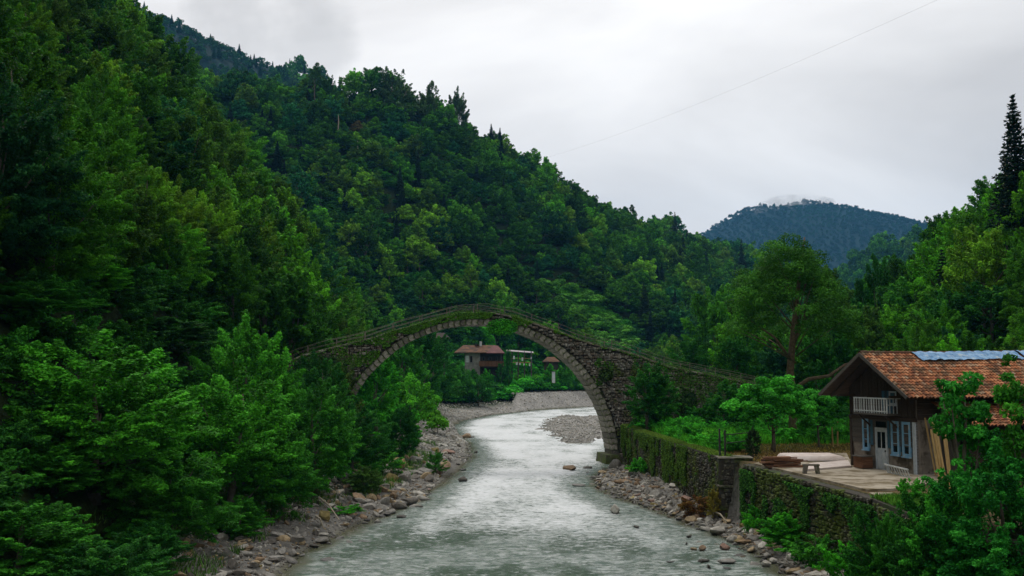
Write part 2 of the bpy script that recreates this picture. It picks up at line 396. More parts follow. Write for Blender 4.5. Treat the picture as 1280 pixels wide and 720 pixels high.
# ------------------------------------------------------------------ river water
wa = np.radians(np.linspace(-17, 28, 420)); wr = np.concatenate([np.arange(26, 44, .5), np.arange(44, 105, .16), np.arange(105, 330, .9)])
A, R = np.meshgrid(wa, wr); wx = (R * np.sin(A)).ravel(); wyy = (R * np.cos(A)).ravel()
wd = polydist(wx, wyy, RIV); wb = polydist(wx, wyy, BAR)
core = np.clip(-wd / 4, 0, 1)
def gauss(v, c, s): return np.exp(-((v - c) / s) ** 2)
rap = core * np.clip(gauss(wyy, 88, 36) + gauss(wyy, 150, 60) * .9 + gauss(wyy, 235, 60) * .7, 0, 1)
rap = rap * (.55 + .45 * np.clip((fbm(wx / 3.2, wyy / 6, 41, 4) + .5) * 2 - .4, 0, 1.2))
crest = 1 - np.abs(fbm(wx / 1.5 + 40, wyy / .95, 51, 4)) * 4
crest2 = 1 - np.abs(fbm(wx / .6, wyy / .36, 71, 3)) * 4
wz = .038 * crest + .022 * crest2 + rap * .11 * (1 - np.abs(fbm(wx / 2.0, wyy / 1.5, 61, 3)) * 5)
wz = np.clip(wz, -.25, .4) * np.clip(-wd / 1.5 + .35, .15, 1) - .03
nc = len(wa); nrw = len(wr)
ii, jj = np.meshgrid(np.arange(nrw - 1), np.arange(nc - 1), indexing='ij'); b = (ii * nc + jj).ravel()
keep = (wd.reshape(nrw, nc)[:-1, :-1].ravel() < 1.5); WF = np.stack([b, b + 1, b + nc + 1, b + nc], 1)[keep]
used = np.unique(WF); remap = np.full(len(wx), -1); remap[used] = np.arange(len(used))
wm = mesh('water', np.stack([wx, wyy, wz], 1)[used], remap[WF], None, True)
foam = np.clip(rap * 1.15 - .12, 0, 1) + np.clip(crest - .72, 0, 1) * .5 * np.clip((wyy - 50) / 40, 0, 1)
deep_hill_refl = np.clip((fbm(wx / 3.0 + 9, wyy / 4.5, 81, 4) - .02) * 6, 0, 1) * np.clip((80 - wyy) / 16, 0, 1) * np.clip(-wd / 3 - .2, 0, 1)  # calm deep patches, with the hills' dark reflection put into their colour
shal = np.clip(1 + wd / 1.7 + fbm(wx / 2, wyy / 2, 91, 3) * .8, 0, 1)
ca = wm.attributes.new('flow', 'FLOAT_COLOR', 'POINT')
ca.data.foreach_set('color', np.stack([np.clip(foam, 0, 1), deep_hill_refl, shal, np.ones_like(foam)], 1)[used].astype(np.float32).ravel())
m, t, out = newmat('water')
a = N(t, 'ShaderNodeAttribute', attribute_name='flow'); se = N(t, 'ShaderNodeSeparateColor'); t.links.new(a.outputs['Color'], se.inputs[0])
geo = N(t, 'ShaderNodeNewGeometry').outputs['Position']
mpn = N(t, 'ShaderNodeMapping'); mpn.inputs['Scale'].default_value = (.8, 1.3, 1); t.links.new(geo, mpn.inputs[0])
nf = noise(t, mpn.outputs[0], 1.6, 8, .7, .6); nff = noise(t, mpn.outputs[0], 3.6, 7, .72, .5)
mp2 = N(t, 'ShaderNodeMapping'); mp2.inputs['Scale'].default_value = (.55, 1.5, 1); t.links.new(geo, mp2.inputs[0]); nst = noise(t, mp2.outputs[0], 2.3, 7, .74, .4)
col = mixc(t, maprange(t, nf, .40, .62), (0.06, 0.11, 0.08), (0.40, 0.44, 0.41))  # pale tone: milky water plus sky reflection painted into the colour
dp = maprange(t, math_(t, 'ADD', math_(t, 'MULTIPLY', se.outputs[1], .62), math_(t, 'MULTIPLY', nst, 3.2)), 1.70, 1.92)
col = mixc(t, dp, col, (0.008, 0.050, 0.014))  # dark green of calm water and mirrored hillside, as base colour
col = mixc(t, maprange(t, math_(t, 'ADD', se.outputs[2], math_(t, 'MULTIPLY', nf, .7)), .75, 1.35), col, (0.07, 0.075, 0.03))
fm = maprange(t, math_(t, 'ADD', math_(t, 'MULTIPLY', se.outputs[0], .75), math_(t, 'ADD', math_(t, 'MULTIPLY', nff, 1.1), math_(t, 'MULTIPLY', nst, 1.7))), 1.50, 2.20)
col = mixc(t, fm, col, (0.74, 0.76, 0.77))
rg = maprange(t, fm, 0, 1, .12, .6)
p = bsdf(t, out, col, rg, .5, bump(t, nff, .6, .13)); p.inputs['IOR'].default_value = 1.33
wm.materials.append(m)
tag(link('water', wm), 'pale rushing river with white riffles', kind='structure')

# ================================================================== FOLIAGE
def nrm(v): return v / (np.linalg.norm(v, axis=1, keepdims=True) + 1e-9)
def leaves(rs, pos, nr_, L, Wd, fold=.25):
    """one folded four-cornered leaf per position"""
    n = len(pos); nr_ = nrm(nr_); tt = nrm(np.cross(nr_, nrm(rs.normal(size=(n, 3))))); bb = np.cross(nr_, tt)
    L = L[:, None]; Wd = Wd[:, None]
    V = np.stack([pos - tt * L / 2, pos + bb * Wd / 2 - nr_ * Wd * fold, pos + tt * L / 2, pos - bb * Wd / 2 - nr_ * Wd * fold], 1).reshape(-1, 3)
    return V, np.arange(n * 4).reshape(-1, 4)
def crown(name, seed, R=4., H=7., nc=60, nl=6000, leaf=.35, cr=1.2, flat=.6, up=.5, narrow=0.0, mat=LEAF, full=False, spray=0.0):
    """leaf clumps through an uneven crown; z from 0 (lowest twigs) to H"""
    rs = np.random.RandomState(seed)
    u = nrm(rs.normal(size=(nc, 3))); u[:, 2] = np.where(u[:, 2] < (-1.1 if full else -.5), -u[:, 2], u[:, 2])
    az = np.arctan2(u[:, 1], u[:, 0])
    wob = 1 + .2 * np.sin(az * 2 + seed) + .14 * np.sin(az * 3 + seed * 2.3 + u[:, 2] * 3)
    k = (rs.rand(nc) ** .45 * .62 + .38) * wob
    c = u * k[:, None] * np.array([R, R, H / 2]) * .82; c[:, 2] += H / 2
    tz_ = np.clip(c[:, 2] / H, 0, 1)
    c[:, :2] *= (1 - narrow * tz_)[:, None] * (np.where(tz_ < .25, (1.35 if full else .72) + tz_ * (-.8 if full else 1), 1))[:, None]
    crs = cr * (.6 + .75 * rs.rand(nc)) * (1 - .35 * narrow * tz_)
    wgt = crs ** 2; ci = rs.choice(nc, nl, p=wgt / wgt.sum())
    d = nrm(rs.normal(size=(nl, 3)) + np.array([0, 0, up])); rad_ = (.55 + .5 * rs.rand(nl))
    pos = c[ci] + d * (crs[ci] * rad_)[:, None] * np.array([1, 1, flat])
    t_ = np.zeros(nl)
    if spray:                                   # leafy twigs pointing outwards, tapering to a tip
        ax = nrm((c - np.array([0, 0, H * .35])) * np.array([1, 1, .7]) + rs.normal(size=(nc, 3)) * R * .25 + np.array([0, 0, R * .30])); t_ = rs.rand(nl)
        dr = ax[ci]; droop_ = np.zeros((nl, 3)); droop_[:, 2] = -.10 * t_ ** 2 * spray
        pos = c[ci] + dr * (t_ * spray * crs[ci] / cr - spray * .25)[:, None] + d * (crs[ci] * (1.05 - .8 * t_) * (.35 + .65 * rs.rand(nl)))[:, None] * np.array([1, 1, flat]) + droop_
    nn = nrm(d * .8 + rs.normal(size=(nl, 3)) * .55 + np.array([0, 0, .45]))
    Ls = leaf * (.6 + .8 * rs.rand(nl))
    V, Fc = leaves(rs, pos, nn, Ls, Ls * .62)
    V[:, 2] = np.maximum(V[:, 2], 0.02)
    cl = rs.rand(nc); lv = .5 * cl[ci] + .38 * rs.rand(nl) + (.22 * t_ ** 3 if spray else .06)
    return mesh(name, V, Fc, mat, False, attr=lv), c
def trunk(name, seed, H, th, c, mat=BARK, nlimb=7, r0=.18):
    """tapered trunk to height H with limbs up into the clumps (th: height where the crown's z=0 sits)"""
    rs = random.Random(seed); mb = MB(); pts = []; x = y = 0
    for i in range(7):
        f = i / 6; pts.append((x, y, f * H)); x += rs.uniform(-.15, .15) * H / 8; y += rs.uniform(-.15, .15) * H / 8
    mb.tube(pts, [r0 * (1 - .85 * i / 6) * (1.35 if i == 0 else 1) for i in range(7)], 7)
    idx = list(range(len(c))); rs.shuffle(idx)
    for k in idx[:nlimb]:
        e = Vector((c[k][0], c[k][1], c[k][2] + th)) * 1; f = min(.9, max(.18, (e.z * .55) / H)); q = f * 6; i = min(5, int(q)); s = Vector(pts[i]).lerp(Vector(pts[i + 1]), q - i)
        mid = s.lerp(e, .5) + Vector((0, 0, -.06 * H + rs.uniform(-.2, .3)))
        mb.tube([s, mid, e], [r0 * .42 * (1 - f * .5), r0 * .25, r0 * .07], 5)
    return mb.mesh(name, mat, True)
class Kind: pass
def tree_kind(seed, R, H, th, **k):
    """crown of radius R, height H, its lowest twigs at th over the ground"""
    o = Kind(); o.R = R; o.H = H + th; o.th = th
    o.crown, c = crown('crown', seed, R, H, **k)
    o.trunk = trunk('trunk', seed, th + H * .82, th, c, r0=.03 * (th + H) ** 1.0 * .8)
    return o
# far forest, middle forest, near trees, shrubs: leaf size follows the viewing distance
FAR = [tree_kind(10 + i, 4.2 + .4 * (i % 3), 7.5 + (i % 4), 1.4, nc=54 + 8 * i, nl=4200, leaf=.48, cr=1.1, spray=1.1, flat=.65, narrow=[0, .15, .3, .1, .45, .2][i]) for i in range(6)]
MID = [tree_kind(30 + i, 3.9 + .3 * (i % 3), 9.0 + (i % 3), .6, nc=105 + 8 * i, nl=14000, leaf=.27, cr=.85, spray=1.5, flat=.6, narrow=[0.1, .3, .0, .2, .4][i]) for i in range(5)]
NEAR = [tree_kind(50 + i, 3.6, 6.9 + .6 * i, .1, nc=250 + 20 * i, nl=62000, leaf=.135, cr=.50, spray=1.0, flat=.75, up=.6, narrow=[.25, .1, .4, .2][i], full=True) for i in range(4)]
SHRUB = [tree_kind(70 + i, 1.5, 2.0, .05, nc=48, nl=6000, leaf=.13, cr=.36, spray=.6, flat=.65, full=True) for i in range(3)]
FARSHRUB = [tree_kind(80 + i, 1.9, 2.3, .05, nc=22, nl=900, leaf=.38, cr=.7, flat=.6) for i in range(3)]
BUSH = [tree_kind(120 + i, 3.2, 4.6, .1, nc=60, nl=8000, leaf=.25, cr=.8, spray=1.0, flat=.75, narrow=[0, .25, .1][i], full=True) for i in range(3)]
SAPL = [tree_kind(130 + i, 1.8, 8.2, .6, nc=52, nl=4300, leaf=.19, cr=.42, flat=.55, up=.7, narrow=.15) for i in range(2)]
TALLB = [tree_kind(140 + i, 2.3, 8.0, .1, nc=150, nl=20000, leaf=.17, cr=.45, spray=1.1, flat=.75, up=.5, narrow=.2, full=True) for i in range(3)]
BIGN = [tree_kind(90 + i, 3.2, 5.5, .6, nc=120, nl=17000, leaf=.21, cr=.52, flat=.62, up=.6, narrow=.15) for i in range(2)]
def spruce(seed, H=14., R=2.6, tiers=34, leaf=.5, per=34, droop=.32):
    rs = np.random.RandomState(seed); P = []; Nn = []; Ls = []
    for i in range(tiers):
        f = i / (tiers - 1); z = H * (.10 + .9 * f); r = R * (1 - f) ** .85 * (.85 + .3 * rs.rand()) + .12
        nb = int(8 + 6 * (1 - f))
        for bth in np.arange(nb) * 2 * PI / nb + rs.rand() * 6:
            rb = r * (.65 + .5 * rs.rand()); n = max(3, int(per * rb / R)); s = (rs.rand(n) ** .7) * rb
            wv = rs.normal(size=n) * .16 * (1.1 - s / max(rb, .1)) * rb
            P.append(np.stack([np.cos(bth) * s - np.sin(bth) * wv, np.sin(bth) * s + np.cos(bth) * wv, z - droop * s + .12 * s * s / R + rs.normal(size=n) * .06], 1))
            Nn.append(np.stack([rs.normal(size=n) * .3, rs.normal(size=n) * .3, np.ones(n)], 1)); Ls.append(leaf * (.7 + .6 * rs.rand(n)))
    P = np.vstack(P); Nn = np.vstack(Nn); Ls = np.concatenate(Ls)
    V, Fc = leaves(rs, P, Nn, Ls, Ls * .42, .5)
    o = Kind(); o.crown = mesh('crown', V, Fc, NEEDLE, False, attr=rs.rand(len(P)) * .6); o.H = H; o.R = R; o.th = 0
    mb = MB(); mb.tube([(0, 0, 0), (0, 0, H * .5), (0, 0, H * .99)], [.02 * H, .012 * H, .02], 7); o.trunk = mb.mesh('trunk', BARK, True)
    return o
SPRUCE = [spruce(101), spruce(102, 12, 2.1), spruce(103, 16, 2.9)]

# tones of leaf (albedo), with the word used in labels
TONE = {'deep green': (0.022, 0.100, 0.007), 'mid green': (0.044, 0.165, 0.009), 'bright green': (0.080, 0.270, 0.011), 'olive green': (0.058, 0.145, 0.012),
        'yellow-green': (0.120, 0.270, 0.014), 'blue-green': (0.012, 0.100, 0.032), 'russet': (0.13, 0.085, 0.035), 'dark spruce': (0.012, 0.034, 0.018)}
TN = list(TONE)
class tree_count: n = 0
def plant(kind, x, y, z, s, tone, name='deciduous_tree', label=None, cat='tree', group=None, rz=None, sz=None, tint=None, trunk_on=True):
    tree_count.n += 1; rz = rz if rz is not None else (tree_count.n * 2.39996) % (2 * PI)
    o = empty(name, (x, y, z), rz, label, cat, group); o.scale = (s, s, sz or s)
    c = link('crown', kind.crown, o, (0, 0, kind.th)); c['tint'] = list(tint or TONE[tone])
    if trunk_on: link('trunk', kind.trunk, o)
    return o

# ------------------------------------------------------------------ scattering of what nobody could count
def scatter(name, P, rot, sc, idx, sources, label, tint=None):
    me = bpy.data.meshes.new(name); me.vertices.add(len(P)); me.vertices.foreach_set('co', np.asarray(P, np.float32).ravel())
    for nm, v in (('rot', rot), ('scl', sc)):
        at_ = me.attributes.new(nm, 'FLOAT_VECTOR', 'POINT'); at_.data.foreach_set('vector', np.asarray(v, np.float32).ravel())
    at_ = me.attributes.new('idx', 'INT', 'POINT'); at_.data.foreach_set('value', np.asarray(idx, np.int32))
    if tint is not None:
        at_ = me.attributes.new('tint', 'FLOAT_COLOR', 'POINT'); at_.data.foreach_set('color', np.hstack([tint, np.ones((len(P), 1))]).astype(np.float32).ravel())
    o = link(name, me); tag(o, label, kind='stuff')
    g = bpy.data.node_groups.new(name, 'GeometryNodeTree')
    g.interface.new_socket('Geometry', in_out='INPUT', socket_type='NodeSocketGeometry'); g.interface.new_socket('Geometry', in_out='OUTPUT', socket_type='NodeSocketGeometry')
    gi = g.nodes.new('NodeGroupInput'); go = g.nodes.new('NodeGroupOutput')
    jn = g.nodes.new('GeometryNodeJoinGeometry')
    for s in sources:
        oi = g.nodes.new('GeometryNodeObjectInfo'); oi.transform_space = 'ORIGINAL'; oi.inputs['Object'].default_value = s; oi.inputs['As Instance'].default_value = True
        g.links.new(oi.outputs['Geometry'], jn.inputs[0])
    ip = g.nodes.new('GeometryNodeInstanceOnPoints'); ip.inputs['Pick Instance'].default_value = True
    g.links.new(gi.outputs[0], ip.inputs['Points']); g.links.new(jn.outputs[0], ip.inputs['Instance'])
    for nm, typ, sk in (('rot', 'FLOAT_VECTOR', 'Rotation'), ('scl', 'FLOAT_VECTOR', 'Scale'), ('idx', 'INT', 'Instance Index')):
        na_ = g.nodes.new('GeometryNodeInputNamedAttribute'); na_.data_type = typ; na_.inputs['Name'].default_value = nm
        g.links.new(na_.outputs['Attribute'], ip.inputs[sk])
    g.links.new(ip.outputs[0], go.inputs[0])
    md = o.modifiers.new('scatter', 'NODES'); md.node_group = g
    return o
# ================================================================== THE STONE BRIDGE
AL = math.atan(.17); U = Vector((math.cos(AL), math.sin(AL), 0)); BW = Vector((-math.sin(AL), math.cos(AL), 0))
p_ = at(597, 500, 97.0); BO = Vector((p_.x, p_.y, .15)); R0 = 13.4; RT = .64; BWID = 2.9
def bp(px, py):
    q = onplane(px, py, BO, BW) - BO; return q.dot(U), q.z
deck = [bp(*p) for p in ((300, 478), (345, 460), (372, 446), (412, 435), (460, 424), (500, 411), (545, 399), (575, 391), (610, 390), (645, 396), (668, 404), (694, 413), (737, 429), (784, 440), (835, 458), (885, 468), (929, 477), (975, 486), (1010, 497))]
DS = np.array([d[0] for d in deck]); DZ = np.array([d[1] for d in deck])
def dz(s): return float(np.interp(s, DS, DZ))
bridge = empty('stone_bridge', BO, AL, 'tall single-arch old rubble stone footbridge spanning the river, mossy and overgrown', 'bridge')
bx0, bx1 = DS[0], DS[-1]
# core: fill between arch and path
mb = MB(); xs = np.concatenate([np.linspace(bx0, -R0 - RT + .1, 14), np.linspace(-R0 - RT + .12, R0 + RT - .12, 60), np.linspace(R0 + RT - .1, bx1, 20)])
def low(s):
    Rx = R0 + RT - .12
    return math.sqrt(Rx * Rx - s * s) if abs(s) < Rx else -.8
V = []; 
for s in xs:
    lo = min(low(s), dz(s) - .12)
    for d_ in (0.10, BWID - .10): V += [(s, d_, lo), (s, d_, dz(s) - .10)]
fs = []
for i in range(len(xs) - 1):
    a = i * 4; c = a + 4
    fs += [(a, c, c + 1, a + 1), (a + 2, a + 3, c + 3, c + 2), (a + 1, c + 1, c + 3, a + 3), (a, a + 2, c + 2, c)]
fs += [(0, 1, 3, 2), (len(xs) * 4 - 4, len(xs) * 4 - 2, len(xs) * 4 - 1, len(xs) * 4 - 3)]
mb.add(V, fs); mb.build('infill', CORE, bridge)
# voussoirs, each a wedge right through the barrel
NV = 74; dth = PI / NV; vms = []
for k in range(5):
    rs = random.Random(k); mb = MB(); g = .0022; a0, a1 = -dth / 2 + g, dth / 2 - g
    ri, ro = R0 + rs.uniform(0, .05), R0 + RT + rs.uniform(-.05, .06); yo = -.05 - rs.uniform(0, .06); bv = .035
    ring = [(ri, a0), (ri, a1), (ro, a1), (ro, a0)]
    cs = [(r_ * math.cos(a_), r_ * math.sin(a_)) for r_, a_ in ring]; cx = sum(c[0] for c in cs) / 4; cz = sum(c[1] for c in cs) / 4
    ins = [(cx + (x - cx) * .95, cz + (z - cz) * .95) for x, z in cs]
    V = [(x, yo, z) for x, z in ins] + [(x, yo + bv, z) for x, z in cs] + [(x, BWID - yo - bv, z) for x, z in cs] + [(x, BWID - yo, z) for x, z in ins]
    f = [(0, 3, 2, 1), (12, 13, 14, 15)]
    for L_ in range(3):
        for q in range(4): f.append((L_ * 4 + q, L_ * 4 + (q + 1) % 4, L_ * 4 + 4 + (q + 1) % 4, L_ * 4 + 4 + q))
    mb.add(V, f); vms.append(mb.mesh('voussoir', DRESSED))
for k in range(NV):
    link('voussoir', vms[(k * 7 + k // 5) % 5], bridge, rot=(0, -(k + .5) * dth, 0))
def rubble(inside, s0, s1, z0, z1, sw=.42, sh=.27, proud=.10, seed=1, face=0.0, sgn=-1, warp=None):
    """irregular bedded stones on the plane y=face, pushing out by 'proud' towards sgn; returns V, F, attr (s,y,z local)"""
    rs = np.random.RandomState(seed); V = []; Fc = []; at_ = []; n = 0; z = z0; row = 0
    while z < z1:
        h = sh * (.7 + .6 * rs.rand()); s = s0 + rs.rand() * sw
        while s < s1:
            w = sw * (.45 + 1.0 * rs.rand() ** 1.3); cs_, cz_ = s + w / 2, z + h / 2
            if inside(cs_, cz_, w, h):
                j = lambda a: (rs.rand() - .5) * a
                g = .018; o_ = j(.12); c = [(s + g + j(.11), o_ + z + g + j(.08)), (s + w - g + j(.11), o_ + z + g + j(.08)), (s + w - g + j(.11), o_ + z + h - g + j(.08)), (s + g + j(.11), o_ + z + h - g + j(.08))]
                pr = proud * (.35 + .9 * rs.rand()); mcx = sum(q[0] for q in c) / 4; mcz = sum(q[1] for q in c) / 4
                for q in c: V.append((q[0], face - sgn * .12, q[1]))
                for q in c: V.append((q[0], face + sgn * pr * .45, q[1]))
                for q in c: V.append((mcx + (q[0] - mcx) * .62, face + sgn * pr * (.85 + .3 * rs.rand()), mcz + (q[1] - mcz) * .62))
                for L_ in range(2):
                    for q in range(4): Fc.append((n + L_ * 4 + q, n + L_ * 4 + (q + 1) % 4, n + L_ * 4 + 4 + (q + 1) % 4, n + L_ * 4 + 4 + q))
                Fc.append((n + 8, n + 9, n + 10, n + 11)); n += 12; at_ += [rs.rand()] * 9
            s += w
        z += h; row += 1
    return np.array(V), np.array(Fc), np.array(at_)
def in_span(s, z, w, h):
    if z + h / 2 > dz(s) - .16 or z + h / 2 > min(dz(s - w / 2), dz(s + w / 2)) - .05: return False
    r2 = min(math.hypot(abs(s) - w / 2, z - h / 2), math.hypot(s, z)); return (r2 > R0 + RT + .02) if z > -.1 else abs(s) > R0 + RT
V1, F1, a1 = rubble(in_span, bx0, bx1, -.5, 15.2, .34, .24, .22, 5)
V2, F2, a2 = rubble(in_span, bx0, bx1, -.5, 15.2, .5, .30, .14, 6, face=BWID, sgn=1)
sm = mesh('rubble_facing', np.vstack([V1, V2]), np.vstack([F1, F2 + len(V1)]), RUBBLE, False, attr=np.concatenate([a1, a2]))
tag(link('rubble_facing', sm, bridge), kind='stuff')
# coping slabs along the path edge, both sides, and the paved path
cps = []
for k in range(4):
    rs = random.Random(k + 20); mb = MB(); V = []
    for x in (0, 1):
        for (y, z) in ((-.16, -.14), (.34, -.16), (.34, .03), (-.14, .04)): V.append((x * .97 + .015 + rs.uniform(-.01, .01), y + rs.uniform(-.04, .03), z + rs.uniform(-.03, .04)))
    mb.add(V, [(0, 1, 2, 3), (7, 6, 5, 4), (0, 4, 5, 1), (1, 5, 6, 2), (2, 6, 7, 3), (3, 7, 4, 0)]); cps.append(mb.mesh('coping_stone', RUBBLE))
s = bx0; k = 0
rsc = random.Random(4)
while s < bx1 - .3:
    L_ = rsc.uniform(.55, .95); e = min(s + L_, bx1); a_ = math.atan2(dz(e) - dz(s), e - s); hyp = math.hypot(e - s, dz(e) - dz(s))
    for side in (0, 1):
        link('coping_stone', cps[(k + side) % 4], bridge, (s if not side else e, 0 if not side else BWID, dz(s) if not side else dz(e)), (0, -a_, 0) if not side else (0, a_, PI), (hyp, 1, 1))
    s = e; k += 1
mb = MB(); s = bx0
while s < bx1:
    e = min(s + .8, bx1); mb.add([(s, .3, dz(s) - .16), (e, .3, dz(e) - .16), (e, BWID - .3, dz(e) - .16), (s, BWID - .3, dz(s) - .16), (s, .3, dz(s) - .02), (e, .3, dz(e) - .02), (e, BWID - .3, dz(e) - .02), (s, BWID - .3, dz(s) - .02)],
        [(0, 3, 2, 1), (4, 5, 6, 7), (0, 1, 5, 4), (1, 2, 6, 5), (2, 3, 7, 6), (3, 0, 4, 7)]); s = e
mb.build('paved_path', RUBBLE, bridge)
# railings
RAILM = simple('weathered_rail', (0.13, 0.115, 0.08), (0.22, 0.20, 0.15), 8, .7, obj=False)
for side in (0.02, BWID - .02):
    o = empty('railing'); o.parent = bridge; hs = .78
    for h_ in (.42, hs):
        pts = [(s, side, dz(s) + h_ + .03 * math.sin(s * 1.7 + h_ * 9)) for s in np.arange(bx0 + .5, bx1 - .5, .6)]
        MB().tube(pts, .019, 5).build('rail', RAILM, o)
    for s in np.arange(bx0 + .7, bx1 - .5, 2.7):
        MB().tube([(s, side, dz(s) - .05), (s + .02, side, dz(s) + hs + .05)], .042, 5).build('post', RAILM, o)
# footing of the right-hand springing
FT = MB()
for sx_, w_, z1_ in ((R0 - .15, 2.3, .75),):
    V = []
    rsf = random.Random(9)
    for z in (-1, z1_ * .6, z1_):
        q = .2 * (z / z1_) if z > 0 else 0
        V += [(sx_ - .75 + q + rsf.uniform(-.1, .1), -.9 + q, z), (sx_ + w_, -.7 + q * .5, z), (sx_ + w_, BWID + .5, z), (sx_ - .75 + q + rsf.uniform(-.1, .1), BWID + .6 - q, z)]
    FT.add(V, [(0, 1, 2, 3)[::-1], (8, 9, 10, 11)] + [(L_ * 4 + q, L_ * 4 + (q + 1) % 4, L_ * 4 + 4 + (q + 1) % 4, L_ * 4 + 4 + q) for L_ in range(2) for q in range(4)])
FT.build('footing', WALLST, bridge)

# ================================================================== RETAINING WALL AND TERRACE
def wall_run(pts, zt, zb, name, label, thick=.6, seed=1, cap=True, topcol=None):
    """rubble wall along plan points, face towards the river (left of the line when walking the points)"""
    root = empty(name, (pts[0][0], pts[0][1], 0), 0, label, 'wall'); Vs = []; Fs = []; As = []; n = 0; core = MB()
    for i in range(len(pts) - 1):
        a = Vector((*pts[i], 0)); bb = Vector((*pts[i + 1], 0)); d = bb - a; L_ = d.length; d.normalize(); nn = Vector((d.y, -d.x, 0))   # river side
        if nn.x > 0: nn = -nn
        ta, tb = zt[i], zt[i + 1]
        V, F_, A_ = rubble(lambda s, z, w, h: z + h / 2 < ta + (tb - ta) * s / L_ - .02 and s + w / 2 < L_ + .1, 0, L_, zb, max(ta, tb), .34, .19, .12, seed + i)
        W_ = np.outer(V[:, 0], d) + np.outer(-V[:, 1], nn) + np.outer(V[:, 2], (0, 0, 1)) + np.array(a - Vector((pts[0][0], pts[0][1], 0)))
        Vs.append(W_); Fs.append(F_ + n); As.append(A_); n += len(V)
        o = a - Vector((pts[0][0], pts[0][1], 0)); e = bb - Vector((pts[0][0], pts[0][1], 0))
        P = [o, e, e - nn * thick, o - nn * thick]
        tt = [ta, tb, tb, ta]
        core.add([(p.x, p.y, zb) for p in P] + [(p.x, p.y, q - .03) for p, q in zip(P, tt)], [(3, 2, 1, 0), (4, 5, 6, 7), (0, 1, 5, 4), (1, 2, 6, 5), (2, 3, 7, 6), (3, 0, 4, 7)])
    tag(link('rubble_facing', mesh('rubble_facing', np.vstack(Vs), np.vstack(Fs), WALLST, False, attr=np.concatenate(As)), root), kind='stuff')
    core.build('core', CORE, root)
    return root
W_ = [(x - .3, y) for x, y in WALL]
wall_run(W_[:3], [4.0, 3.95, 3.85], -.3, 'retaining_wall', 'mossy stone river wall with grassy top between the bridge foot and the square pier', seed=40)
wall_run(W_[3:7], [3.78, 3.76, 3.72, 3.6], -.3, 'retaining_wall', 'ivy-darkened stone river wall holding up the concrete terrace of the tiled house', seed=60)
# square buttress pier with the railing on it
CONC = simple('old_concrete', (0.16, 0.14, 0.11), (0.25, 0.225, 0.18), 2.5, c3=(0.045, 0.06, 0.02), s3=.9, t3=(.5, .6))
SLABM = simple('terrace_concrete', (0.30, 0.255, 0.19), (0.42, 0.365, 0.285), .9, .8, obj=False, bs=.3, c3=(0.16, 0.125, 0.07), s3=.8, t3=(.44, .60))
bq = empty('buttress_pier', (w1.x + .55, w1.y - .2, 0), -.10, 'dark square masonry pier projecting from the river wall under two black posts', 'pier')
r_ = MB()
for sgn, fc, al in ((-1, 0, 0),):
    pass
V, F_, A_ = rubble(lambda s, z, w, h: z + h / 2 < 3.85 and s + w / 2 < 1.02 and s - w / 2 > -1.02, -1.0, 1.0, -.2, 3.9, .45, .3, .07, 77, face=-.9)
V4, F4, A4 = rubble(lambda s, z, w, h: z + h / 2 < 3.85 and s + w / 2 < .92 and s - w / 2 > -.92, -.9, .9, -.2, 3.9, .45, .3, .07, 78, face=-1.0)
V4 = np.stack([V4[:, 1], V4[:, 0] * 1, V4[:, 2]], 1)
tag(link('rubble_facing', mesh('rubble_facing', np.vstack([V, V4]), np.vstack([F_, F4[:, ::-1] + len(V)]), WALLST, False, attr=np.concatenate([A_, A4])), bq), kind='stuff')
MB().box(-.98, 1, -.88, .9, -.3, 3.86).build('core', CORE, bq)
MB().box(-1.03, 1.03, -1.0, .95, 3.87, 3.94).build('cap_slab', CONC, bq)
MB().box(-1.06, 1.06, -1.0, .95, 2.2, 2.32).build('ledge', CONC, bq)
DKM = simple('black_metal', (0.015, 0.013, 0.012), (0.03, 0.025, 0.02), 9, .6, .4, obj=False, bs=.1)
gt = empty('guard_rail', (w1.x + .0, w1.y - .5, 3.99), 0, 'black metal guard rail with two close posts on the square pier', 'railing')
for dx in (-.35, -.03): MB().box(dx - .05, dx + .05, -.05, .05, 0.02, 1.62 - (dx > -.1) * .1).build('post', DKM, gt)
for zz in (.75, 1.25): MB().beam((-.02, 0.02, zz), (2.1, 2.6, zz - .02), .05).build('rail', DKM, gt)
MB().box(2.06, 2.14, 2.55, 2.65, -.4, 1.35).build('post', DKM, gt)

# terrace slab (follows the wall, reaches the house front)
def slab(name, pts, z0, z1, mat, label, kind='structure'):
    mb = MB(); n = len(pts); mb.add([(x, y, z0) for x, y in pts] + [(x, y, z1) for x, y in pts], [tuple(range(n))[::-1], tuple(range(n, 2 * n))] + [(i, (i + 1) % n, n + (i + 1) % n, n + i) for i in range(n)])
    return tag(mb.build(name, mat), label, kind=kind)
def gp(px, py, z=TZ): v = on(px, py, z); return (v.x, v.y)
slab('terrace', [gp(1083, 613), gp(1116, 612), gp(1150, 606), gp(1200, 606), gp(1190, 590), gp(1062, 575), gp(1058, 567), gp(985, 567), gp(978, 574), gp(942, 580), gp(990, 591)], TZ - .35, TZ + .05, SLABM, 'pale worn concrete terrace in front of the tiled house')
slab('concrete_slab', [gp(1087, 614.5), gp(1115.5, 614), gp(1119, 622), gp(1105, 624)], TZ - .25, TZ - .04, SLABM, 'lower pale concrete step at the near corner of the terrace', None)
bpy.data.objects['concrete_slab']['category'] = 'slab'
